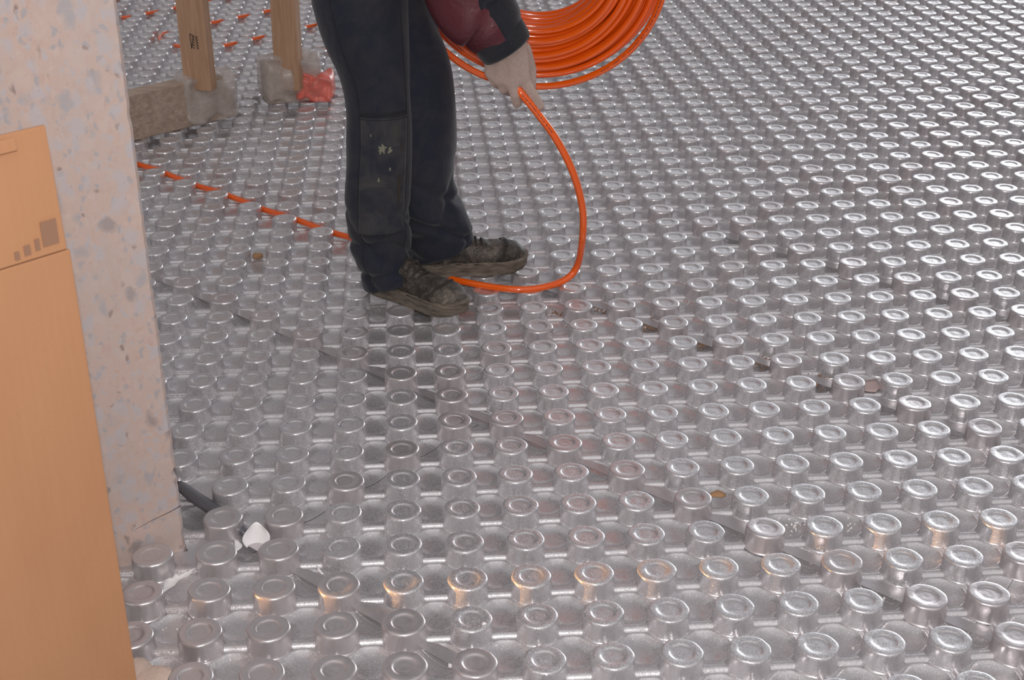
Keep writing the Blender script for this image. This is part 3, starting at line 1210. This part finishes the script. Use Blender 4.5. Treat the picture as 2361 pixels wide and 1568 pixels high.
# tilt the hem so that it rides up over the instep
def tilt_hem(rings, amount, dirx, diry, reach=18):
    n = len(rings)
    for k in range(max(0, n - reach), n):
        w_ = ((k - (n - reach)) / reach) ** 2
        c = sum(rings[k], Vector()) / len(rings[k])
        for q, p in enumerate(rings[k]):
            e = (p - c)
            t = (e.x * dirx + e.y * diry) / 0.09
            rings[k][q] = p + Vector((0, 0, amount * t * w_))
    return rings


ringsA = tilt_hem(ringsA, 0.030, 0.9, -0.25)
ringsB = tilt_hem(ringsB, 0.040, 0.95, -0.10)
pelvis = []
zt = ringsA[0][0].z
ca = sum(ringsA[0], Vector()) / 96; cb = sum(ringsB[0], Vector()) / 96
cm = (ca + cb) / 2
for k in range(10):
    u = k / 9
    z = zt - 0.10 + 0.32 * u
    rx = 0.150 + 0.010 * math.sin(PI * u); ry = 0.150 - 0.015 * u
    cxx = cm.x + 0.02 - 0.02 * u
    pelvis.append([Vector((cxx + rx * math.cos(2 * PI * q / 96), cm.y + ry * math.sin(2 * PI * q / 96), z)) for q in range(96)])
parts = [rings_mesh(hem(ringsA)[::-1]), rings_mesh(hem(ringsB)[::-1]), rings_mesh(pelvis)]
tro = put('trousers', merge(parts), M_NAVY, man, man, True)


def surfA(a, z, off=0.0):
    """point on the near trouser leg at angle a and height z"""
    k = 0
    while k < len(csA) - 2 and csA[k + 1].z > z: k += 1
    t = min(1.0, max(0.0, (csA[k].z - z) / max(1e-6, csA[k].z - csA[k + 1].z)))
    q = (a / (2 * PI) * 96) % 96
    i0, i1, fq = int(q) % 96, (int(q) + 1) % 96, q - int(q)
    p = ringsA[k][i0].lerp(ringsA[k][i1], fq).lerp(ringsA[k + 1][i0].lerp(ringsA[k + 1][i1], fq), t)
    c = (sum(ringsA[k], Vector()) / 96).lerp(sum(ringsA[k + 1], Vector()) / 96, t)
    e = (p - c); e.z = 0
    return p + e.normalized() * off


def z_at(py, Y=12.9): return atY(870, py, Y).z


# dusty knee reinforcement: panel lying on the front of the near leg
aL, aR = math.radians(237), math.radians(322)
zt_, zb_ = z_at(262), z_at(520)
rows = []
NA, NZ = 30, 60
for i in range(NZ + 1):
    z = zt_ + (zb_ - zt_) * i / NZ
    rows.append([surfA(aL + (aR - aL) * j / NA, z, 0.0022) for j in range(NA + 1)])
V = [p for r in rows for p in r]
Fc = [(i * (NA + 1) + j, i * (NA + 1) + j + 1, (i + 1) * (NA + 1) + j + 1, (i + 1) * (NA + 1) + j) for i in range(NZ) for j in range(NA)]
kp = put('knee_patch', (V, Fc), M_PATCH, man, man, True)
sol = kp.modifiers.new('solid', 'SOLIDIFY'); sol.thickness = 0.0010; sol.offset = 0
kp['label'] = 'dusty reinforced knee panel'
# stains on the knee
def stain(px0, py0, sx, sz, m, seed, n=26):
    r_ = random.Random(seed)
    ac = aL + (aR - aL) * px0; zc = z_at(py0)
    pts = []
    for k in range(n):
        t = 2 * PI * k / n
        rr = 0.45 + 0.75 * r_.random()
        pts.append(surfA(ac + sx * rr * math.cos(t), zc + sz * rr * math.sin(t), 0.0042))
    c = surfA(ac, zc, 0.0044)
    return [c] + pts, [(0, 1 + k, 1 + (k + 1) % n) for k in range(n)]


s1 = put('mortar_stain', merge([stain(0.45, 330, 0.13, 0.012, M_STAIN, 1), stain(0.60, 334, 0.06, 0.009, M_STAIN, 2),
                                stain(0.62, 376, 0.035, 0.005, M_STAIN, 3), stain(0.40, 398, 0.04, 0.005, M_STAIN, 4),
                                stain(0.22, 300, 0.02, 0.004, M_STAIN, 6)]), M_STAIN, kp, man, False)
s2 = put('mud_stain', merge([stain(0.83, 425, 0.085, 0.036, M_STAINB, 5), stain(0.86, 330, 0.05, 0.018, M_STAINB, 8)]), M_STAINB, kp, man, False)
# seams
sm = []
sm.append(tube([surfA(aL - 0.03, z_at(y), 0.0015) for y in range(-60, 640, 12)], 0.0008, 6))
sm.append(tube([surfA(aR + 0.03, z_at(y), 0.0015) for y in range(-60, 600, 12)], 0.0009, 6))
sm.append(tube([surfA(aL + (aR - aL) * k / 24, z_at(256 - 3 * math.sin(k / 24 * 2)), 0.0028) for k in range(25)], 0.0016, 6))
sm.append(tube([surfA(aL + (aR - aL) * k / 24, z_at(266), 0.0030) for k in range(25)], 0.0008, 6))
sm.append(tube([surfA(aL + (aR - aL) * k / 24, z_at(520 + 4 * math.sin(k / 6)), 0.0024) for k in range(25)], 0.0014, 6))
put('seam', merge(sm), M_THREAD, tro, man, True)


def boot(name, heel, toe, Lf, lift=0.0):
    """muddy work shoe: sole, upper with padded collar, tongue and laces, along heel -> toe"""
    heel = Vector(heel); d = Vector((toe.x - heel.x, toe.y - heel.y, 0)).normalized(); n = Vector((-d.y, d.x, 0)); z = Vector((0, 0, 1))
    base = Vector((heel.x, heel.y, HT + lift))
    B = empty(name, base); B.parent = man; B.location = base - FEET

    def half(u, side):
        """half width of the outline at u along the foot"""
        pts = [(0, 0.0), (0.02, 0.018), (0.07, 0.030), (0.18, 0.034), (0.40, 0.033), (0.55, 0.040), (0.72, 0.048), (0.85, 0.044), (0.94, 0.032), (0.985, 0.016), (1.0, 0.0)]
        for (a, wa), (b2, wb) in zip(pts[:-1], pts[1:]):
            if u <= b2:
                t = (u - a) / (b2 - a)
                return (wa + (wb - wa) * t) * (1 + 0.06 * side * math.sin(PI * u))
        return 0
    us = [0.002, 0.015, 0.035] + [0.07 + 0.9 * k / 30 for k in range(31)] + [0.985, 0.997]

    def hgt(u):
        pts = [(0, 0.070), (0.05, 0.098), (0.15, 0.112), (0.30, 0.115), (0.42, 0.100), (0.55, 0.078), (0.68, 0.072), (0.80, 0.070), (0.90, 0.066), (0.96, 0.053), (1.0, 0.030)]
        for (a, ha), (b2, hb) in zip(pts[:-1], pts[1:]):
            if u <= b2:
                t = (u - a) / (b2 - a); t = t * t * (3 - 2 * t)
                return ha + (hb - ha) * t
        return 0.03
    # upper
    rings = []
    NS = 40
    for u in us:
        ring = []
        for q in range(NS):
            a = 2 * PI * q / NS
            s, c = math.sin(a), math.cos(a)
            w_ = half(u, 1 if c > 0 else -1)
            top = hgt(u)
            zz = 0.018 + (top - 0.018) * (0.5 + 0.5 * math.copysign(abs(s) ** 0.75, s))
            k = zz / max(top, 1e-3)
            pinch = 1 - 0.42 * max(0, k - 0.35) ** 1.2 * (1.0 if u < 0.55 else 0.55)
            yy = math.copysign(abs(c) ** 0.6, c) * (w_ - 0.002) * pinch
            yy += 0.0012 * math.sin(u * 60 + q) * (1 if 0.45 < u < 0.75 else 0.3)
            zz += 0.0022 * math.sin(u * 75) * math.exp(-((u - 0.60) / 0.07) ** 2) * (1 if s > 0 else 0)
            ring.append(d * (u * Lf) + n * yy + z * zz)
        rings.append(ring)
    V, Fc = rings_mesh(rings)
    up_ = mesh_obj('upper', V, Fc, M_BOOT, B)
    # toe cap stitching
    st_ = []
    for uu in (0.80, 0.815):
        pts = []
        for q in range(0, 21):
            a = PI * q / 20
            w_ = half(uu, 0); top = hgt(uu)
            zz = 0.020 + (top - 0.018) * (0.5 + 0.5 * math.sin(a) ** 0.75)
            k = zz / top
            pts.append(d * ((uu - 0.05 * math.cos(a) ** 2) * Lf) + n * (math.copysign(abs(math.cos(a)) ** 0.6, math.cos(a)) * w_ * (1 - 0.2 * max(0, k - 0.35))) + z * (zz + 0.001))
        st_.append(tube(pts, 0.0010, 6))
    V, Fc = merge(st_)
    mesh_obj('toe_stitching', V, Fc, M_LACE, up_)
    # sole with a welt and a heel step
    rings = []
    NZ_ = [(0.0, -0.004), (0.003, 0.0), (0.012, 0.001), (0.020, 0.002), (0.026, 0.0035), (0.030, 0.003), (0.031, -0.004)]
    outline = []
    M_ = 60
    for k in range(M_):
        t = k / M_
        u = t * 2 if t < 0.5 else 2 - t * 2
        u = 0.5 - 0.5 * math.cos(PI * u)
        sd = 1 if t < 0.5 else -1
        outline.append((u, sd * half(u, sd)))
    rings = []
    for zz, g in NZ_:
        ring = []
        for (u, w_) in outline:
            e = g + 0.0012 * math.sin(u * 90 + w_ * 50)
            bx_ = u * Lf + (e if u > 0.5 else -e) * abs(math.cos(PI * u))
            toe_spring = 0.010 * max(0, (u - 0.78) / 0.22) ** 2
            ring.append(d * bx_ + n * (w_ + math.copysign(e, w_) * math.sin(PI * u)) + z * (zz * (1.0 if u > 0.4 else 1.1) + toe_spring + 0.0015 * math.sin(u * 40) * (zz > 0.02)))
        rings.append(ring)
    V, Fc = rings_mesh(rings)
    so = mesh_obj('sole', V, Fc, M_SOLE, B)
    # laces and eyelets over the instep
    for k in range(4):
        u = 0.40 + 0.055 * k
        h = hgt(u)
        w_ = half(u, 0) * (0.62)
        pts = [d * (u * Lf) + n * (-w_) + z * (h * 0.86), d * ((u + 0.01) * Lf) + n * (-w_ * 0.5) + z * (h * 0.99 + 0.002),
               d * ((u + 0.015) * Lf) + z * (h + 0.004), d * ((u + 0.02) * Lf) + n * (w_ * 0.5) + z * (h * 0.99 + 0.002),
               d * ((u + 0.03) * Lf) + n * w_ + z * (h * 0.86)]
        V, Fc = tube(catmull(pts, 5), 0.0030, 8)
        mesh_obj('lace', V, Fc, M_LACE, up_)
    # padded collar
    rings = []
    for k in range(7):
        zz = 0.085 + 0.012 * k
        rings.append([d * (0.17 * Lf + 0.052 * math.cos(2 * PI * q / 32)) + n * (0.036 * math.sin(2 * PI * q / 32)) + z * (zz + 0.008 * math.cos(2 * PI * q / 32)) for q in range(32)])
    V, Fc = rings_mesh(rings)
    mesh_obj('collar', V, Fc, M_BOOT, B)
    return B


boot('boot', at(846, 660, 0.05) + Vector((0.012, 0.0, 0)), at(1052, 722, 0.0), 0.285)
hl = G(-0.55, 13.72, 0)
boot('boot', hl, at(1214, 622, 0.0), (at(1214, 622, 0.0) - hl).length, lift=0.012)

# body under the clothes: one continuous surface, built on a skeleton
def skin_body():
    me = bpy.data.meshes.new('body')
    hipc = Vector((cm.x, cm.y, zt + 0.20))
    chest = hipc + Vector((0.22, -0.02, 0.30))
    neck = hipc + Vector((0.30, -0.02, 0.47))
    head = neck + Vector((0.06, 0.0, 0.13))
    rsh = chest + Vector((0.06, -0.17, 0.08)); relb = atY(1078, -40, 12.25) + Vector((0, 0, 0.04)); rwr = atY(1165, 105, 12.25)
    lsh = chest + Vector((0.04, 0.18, 0.08)); lelb = cc_ + Vector((-0.28, -0.05, 0.20)); lwr = cc_ + Vector((-0.10, 0.0, 0.30))
    kneeA = Vector((csA[60].x, YA(csA[60].z) * P, csA[60].z)); ankA = Vector((csA[-1].x - 0.01, 12.95 * P, HT + 0.10))
    kneeB = Vector((csB[60].x, YB(csB[60].z) * P, csB[60].z)); ankB = Vector((csB[-1].x - 0.02, 13.9 * P, HT + 0.12))
    vs = [(hipc, .10), (chest, .11), (neck, .055), (head, .085), (head + Vector((0.012, 0, 0.085)), .075),
          (rsh, .055), (relb, .040), (rwr, .027), (lsh, .055), (lelb, .040), (lwr, .027),
          (hipc + Vector((0.0, -0.02, -0.10)), .06), (kneeA, .048), (ankA, .035),
          (hipc + Vector((0.03, 0.06, -0.10)), .06), (kneeB, .048), (ankB, .035)]
    es = [(0, 1), (1, 2), (2, 3), (3, 4), (1, 5), (5, 6), (6, 7), (1, 8), (8, 9), (9, 10), (0, 11), (11, 12), (12, 13), (0, 14), (14, 15), (15, 16)]
    me.from_pydata([tuple(v - FEET) for v, r in vs], es, [])
    me.update()
    o = bpy.data.objects.new('body', me); col.objects.link(o); o.parent = man
    me.materials.append(M_SKIN)
    sk = o.modifiers.new('skin', 'SKIN'); sk.use_smooth_shade = True
    ss = o.modifiers.new('sub', 'SUBSURF'); ss.levels = 2; ss.render_levels = 2
    for k, (v, r) in enumerate(vs):
        me.skin_vertices[0].data[k].radius = (r, r)
    me.skin_vertices[0].data[0].use_root = True
    return dict(hip=hipc, chest=chest, neck=neck, head=head, rsh=rsh, relb=relb, rwr=rwr, lsh=lsh, lelb=lelb, lwr=lwr)


K = skin_body()


def sweep(path, radii, n=48, squash=1.0, fold=0.0, ph=0.0):
    """sleeve or trunk of cloth around a path with soft cross folds"""
    path = [Vector(p) for p in path]
    V, Fc = tube(path, radii, n, False)
    out = []
    for k, v in enumerate(V):
        i, q = divmod(k, n)
        a = 2 * PI * q / n; c = path[i]
        f = 1 + fold * (math.sin(i * 0.55 + 1.6 * math.sin(a + ph)) * 0.6 + 0.5 * math.sin(3 * a + i * 0.2 + ph))
        out.append(c + (v - c) * f)
    return out, Fc


def vlist(a, b2, n): return [a + (b2 - a) * k / n for k in range(n + 1)]


# jacket: trunk, both sleeves
tr_path = catmull([K['hip'] + Vector((-0.02, 0, -0.03)), K['hip'] + Vector((0.06, 0, 0.12)), K['chest'], K['neck'] + Vector((0, 0, -0.02))], 12)
tr_rad = [0.165 - 0.01 * math.sin(k * 0.3) if k < 26 else 0.165 - (k - 26) * 0.0095 for k in range(len(tr_path))]
tv = sweep(tr_path, tr_rad, 56, 1, 0.02)
ls_path = catmull([K['lsh'], K['lelb'], K['lwr']], 16)
ls = sweep(ls_path, [0.085 - 0.035 * k / (len(ls_path) - 1) for k in range(len(ls_path))], 48, 1, 0.05, 1.0)
sh0 = K['rsh']
e1 = atY(1078, -30, 12.25); w0 = atY(1158, 96, 12.25)
rs_path = catmull([sh0, sh0.lerp(e1, 0.6), e1, e1.lerp(w0, 0.55), w0], 14)
nR = len(rs_path)
rr = []
for k in range(nR):
    u = k / (nR - 1)
    rr.append(0.092 if u < 0.5 else 0.092 - (u - 0.5) * 2 * 0.034)
rs = sweep(rs_path, rr, 64, 1, 0.045, 0.4)
jk = put('jacket', merge([tv, ls, rs]), M_JACK, man, man, True)
# wine-red shell panel along the underside of the right sleeve
pan_v, pan_f = [], []
nn_ = 64
sel = []
axis_l = Vector((-0.80, -0.45, -0.40)).normalized()
for i in range(int(nR * 0.30), nR - 3):
    c = rs_path[i]
    row = []
    for q in range(nn_):
        v = rs[0][i * nn_ + q]
        row.append((v, (v - c).normalized().dot(axis_l)))
    # run of angles that face the underside
    best = max(range(nn_), key=lambda q: row[q][1])
    span = 13
    sel.append([c + (row[(best + t) % nn_][0] - c) * 1.035 for t in range(-span, span + 1)])
V = [p for r in sel for p in r]
m_ = len(sel[0])
Fc = [(i * m_ + j, i * m_ + j + 1, (i + 1) * m_ + j + 1, (i + 1) * m_ + j) for i in range(len(sel) - 1) for j in range(m_ - 1)]
pn = put('sleeve_panel', (V, Fc), M_WINE, jk, man, True)
pn['label'] = 'wine red panel on the underside of the sleeve'
# cuff
dc = (w0 - e1).normalized()
cv = sweep([w0 - dc * 0.028, w0 - dc * 0.022, w0 - dc * 0.004, w0 + dc * 0.014, w0 + dc * 0.020, w0 + dc * 0.018, w0 - dc * 0.01],
           [0.058, 0.0625, 0.0620, 0.0600, 0.0575, 0.053, 0.050], 56, 1, 0.02)
put('cuff', cv, M_JACK, jk, man, True)
hair = lump('hair', K['head'] + Vector((-0.012, 0, 0.075)) - FEET, 0.105, 0.088, 0.085, M_HAIR, 8, 18, man)


# knitted glove: palm, four fingers and thumb grown together
def capsule(a, b2, ra, rb, n=14):
    a, b2 = Vector(a), Vector(b2)
    d = (b2 - a).normalized()
    path, rad = [], []
    for k in range(5):
        t = PI / 2 * k / 4
        path.append(a - d * (ra * math.cos(t))); rad.append(max(1e-4, ra * math.sin(t)))
    for k in range(1, 6):
        path.append(a.lerp(b2, k / 6)); rad.append(ra + (rb - ra) * k / 6)
    for k in range(5):
        t = PI / 2 * k / 4
        path.append(b2 + d * (rb * math.sin(t))); rad.append(max(1e-4, rb * math.cos(t)))
    return tube(path, rad, n)


def chain(pts, radii):
    return [capsule(pts[k], pts[k + 1], radii[k], radii[k + 1]) for k in range(len(pts) - 1)]


def glove(name, W_, scale=1.0):
    parts = []
    wr = [W_(1136, 106, 12.30), W_(1155, 102, 12.24), W_(1175, 98, 12.22), W_(1194, 96, 12.26)]
    kn = [W_(1134, 166, 12.28), W_(1155, 182, 12.16), W_(1182, 190, 12.10), W_(1206, 184, 12.12)]
    for a, b2, r in zip(wr, kn, (0.0195, 0.0215, 0.0215, 0.0205)):
        parts.append(capsule(a, b2, r, r * 0.86))
    for k in range(3):
        parts.append(capsule(kn[k], kn[k + 1], 0.0165, 0.0165))
        parts.append(capsule(wr[k], kn[k + 1], 0.019, 0.016))
    parts.append(capsule(W_(1170, 60, 12.28), W_(1166, 110, 12.27), 0.030, 0.036))       # wrist inside the cuff
    parts += chain([kn[3], W_(1230, 220, 12.02), W_(1246, 246, 12.00)], (0.0150, 0.0115, 0.0100))            # index along the pipe
    parts += chain([kn[2], W_(1187, 220, 12.00), W_(1192, 238, 12.08)], (0.0150, 0.0115, 0.0110))            # middle
    parts += chain([kn[1], W_(1162, 205, 12.18), W_(1177, 212, 12.42)], (0.0150, 0.0120, 0.0105))            # ring, curled under
    parts += chain([kn[0], W_(1140, 190, 12.30), W_(1158, 200, 12.52)], (0.0135, 0.0110, 0.0095))            # little finger, curled
    parts += chain([W_(1206, 115, 12.42), W_(1222, 160, 12.48), W_(1224, 198, 12.36), W_(1218, 222, 12.24)], (0.0190, 0.0150, 0.0120, 0.0105))   # thumb behind the pipe
    V, Fc = merge(parts)
    o = put(name, (V, Fc), M_KNIT, man, man, True)
    remesh(o, 0.0022, 5)
    return o


gl = glove('glove', atY)
gl['label'] = 'pinkish knitted glove gripping the pipe'
# rib of the other glove holding the coil from above
off = K['lwr'] - atY(1166, 110, 12.27)
g2 = glove('glove', lambda x, y, Y: atY(x, y, Y) + off)

# ------------------------------------------------------------------ scraps on the foil
def scrap(name, pts, m, z=0.0, curl=0.01, label=None, cat='scrap', seed=0, thick=0.0006):
    """torn flat scrap given by its outline in the photograph, lying at level z and curling up"""
    r_ = random.Random(seed)
    base = [at(px, py, z) for px, py in pts]
    c = sum(base, Vector()) / len(base)
    ring = []
    for k, p in enumerate(base):
        q = base[(k + 1) % len(base)]
        for t in (0, 0.33, 0.66):
            e = p.lerp(q, t)
            ring.append(e + Vector((r_.uniform(-1, 1) * 0.0012, r_.uniform(-1, 1) * 0.0012, 0)))
    V = [Vector((0, 0, 0))] + [p - c for p in ring]
    mids = [(p - c) * 0.55 for p in ring]
    n = len(ring)
    for k in range(1, n + 1):
        V[k].z += curl * r_.uniform(0.3, 1.0)
    V += [m_ + Vector((0, 0, curl * 0.15)) for m_ in mids]
    Fc = [(0, 1 + n + k, 1 + n + (k + 1) % n) for k in range(n)] + [(1 + n + k, 1 + k, 1 + (k + 1) % n, 1 + n + (k + 1) % n) for k in range(n)]
    o = mesh_obj(name, V, Fc, m)
    o.location = c
    sol = o.modifiers.new('solid', 'SOLIDIFY'); sol.thickness = thick; sol.offset = 0
    tag(o, label, cat)
    return o


# white curl of torn liner standing up near the foot of the wall
cp = at(590, 1262, -0.30)
rows = []
for i in range(9):
    u = i / 8
    row = []
    for j in range(9):
        v = j / 8 - 0.5
        ww = 0.020 * (0.45 + 0.75 * math.sin(PI * min(1, u * 0.8 + 0.15)))
        row.append(Vector((v * 2 * ww + 0.004 * u, 0.010 * math.cos(v * 2.4) * 1.5 - 0.006 + 0.006 * u, 0.040 * u + 0.003 * math.sin(5 * v + 2 * u) * u)))
    rows.append(row)
V = [p for r in rows for p in r]
Fc = [(i * 9 + j, i * 9 + j + 1, (i + 1) * 9 + j + 1, (i + 1) * 9 + j) for i in range(8) for j in range(8)]
o = mesh_obj('paper_scrap', V, Fc, M_PAPER); o.location = cp
sol = o.modifiers.new('solid', 'SOLIDIFY'); sol.thickness = 0.0006
tag(o, 'white curl of torn liner standing up near the foot of the concrete wall', 'scrap')
scrap('paper_scrap', [(540, 1245), (552, 1248), (558, 1262), (548, 1272), (541, 1268)], M_PAPER, -0.30, 0.003,
      'tiny white paper bit left of the standing curl', seed=3)
scrap('paper_scrap', [(377, 1341), (398, 1334), (402, 1326), (425, 1325), (452, 1309), (440, 1327), (418, 1340), (392, 1358), (378, 1370)], M_PAPER, -0.27, 0.004,
      'jagged strip of white torn liner nearest the cardboard box', seed=5)
scrap('paper_scrap', [(728, 1303), (736, 1312), (748, 1326), (741, 1326), (733, 1318)], M_PAPER, -0.30, 0.002,
      'narrow white sliver between studs at the lower left', seed=6)
scrap('paper_scrap', [(396, 1556), (408, 1562), (420, 1580), (398, 1580)], M_PAPER, -0.02, 0.003,
      'white torn corner at the bottom edge by the cardboard box', seed=7)
scrap('paper_scrap', [(1035, 1531), (1048, 1534), (1044, 1541), (1033, 1540)], M_PAPER, -0.28, 0.002,
      'small white bit between studs at the bottom edge', seed=8)
scrap('paper_scrap', [(1850, 1215 + 180), (1856, 1393), (1853, 1400)], M_PAPER, -0.28, 0.002, 'white speck low on the right between studs', seed=9)
scrap('foil_scrap', [(1985, 880), (2020, 876), (2032, 892), (2018, 906), (1992, 903)], M_PINKP, -0.26, 0.003,
      'pinkish bare patch between studs on the right', seed=10)
# dark strip of foil edge turned up beside the wall foot
a = [at(415, 1120, -0.22), at(455, 1150, -0.18), at(505, 1182, -0.18), at(548, 1212, -0.22), at(575, 1240, -0.26)]
path = catmull(a, 6)
rows = []
for k, p in enumerate(path):
    u = k / (len(path) - 1)
    ww = 0.014 + 0.004 * math.sin(5 * u)
    d = (path[min(k + 1, len(path) - 1)] - path[max(k - 1, 0)]).normalized()
    n = Vector((-d.y, d.x, 0)).normalized()
    rows.append([p + n * (ww * t) + Vector((0, 0, 0.010 * (1 - t * t) - 0.004 * t)) for t in (-1, -0.6, -0.2, 0.2, 0.6, 1)])
V = [p - a[0] for r in rows for p in r]
Fc = [(i * 6 + j, i * 6 + j + 1, (i + 1) * 6 + j + 1, (i + 1) * 6 + j) for i in range(len(rows) - 1) for j in range(5)]
o = mesh_obj('foil_strip', V, Fc, foil('dark_foil_back', False, (0.20, 0.20, 0.22), 0.4)); o.location = a[0]
sol = o.modifiers.new('solid', 'SOLIDIFY'); sol.thickness = 0.001
tag(o, 'dark upturned strip of foil running from the corner of the concrete wall', 'strip')


def chip(px, py, z, r, m, label, seed, name='chip', rz=None, cat='chip'):
    p = at(px, py, z)
    o = lump(name, p, r, r * 0.7, (rz or r * 0.55), m, seed, 8)
    tag(o, label, cat)
    return o


chip(593, 590, -0.20, 0.014, M_CHIP, 'pale brown crumb of mortar between studs, left of the worker', 3)
chip(1655, 1139, -0.20, 0.015, M_CHIP, 'brown wood chip beside a stud right of centre', 5, 'wood_chip', 0.004)
chip(513, 896, -0.30, 0.005, M_CRUMB, 'single white crumb beside a stud near the wall', 6)
chip(1116, 1438, 0.02, 0.004, M_CRUMB, 'single pale crumb on a stud near the bottom edge', 7)


def crumbs(name, spots, m, label, seed):
    """spill of crumbs too fine to count"""
    r_ = random.Random(seed)
    parts = []
    for (px, py, spread, n) in spots:
        c = at(px, py, -0.31)
        for _ in range(n):
            p = c + Vector((r_.gauss(0, spread), r_.gauss(0, spread * 0.8), 0))
            r = r_.uniform(0.0006, 0.0022)
            d = Vector((r_.random() - .5, r_.random() - .5, 0.2)).normalized()
            parts.append(box(p + Vector((0, 0, 0.0005)), r, r * 0.8, r * 0.6, d, d.orthogonal().normalized(), d.cross(d.orthogonal()).normalized()))
    V, Fc = merge(parts)
    o = mesh_obj(name, V, Fc, m, smooth=False)
    tag(o, label, 'debris', kind='stuff')
    return o


crumbs('sand', [(1495, 752, 0.016, 120), (1385, 712, 0.014, 60), (1610, 795, 0.015, 90), (1280, 722, 0.01, 40), (1748, 835, 0.016, 110), (1890, 880, 0.018, 120)],
       M_SAND, 'brown sand spilled along the seam right of the worker', 21)
crumbs('crumb_spill', [(1395, 715, 0.016, 18), (1510, 745, 0.014, 16), (1830, 1215, 0.015, 26), (1940, 1215, 0.015, 22), (1855, 1280, 0.012, 22),
                       (1930, 1500, 0.018, 10), (430, 1440, 0.02, 16), (2050, 1370, 0.015, 10), (1755, 825, 0.014, 14)],
       M_CRUMB, 'fine white crumbs scattered in the hollows between studs', 22)
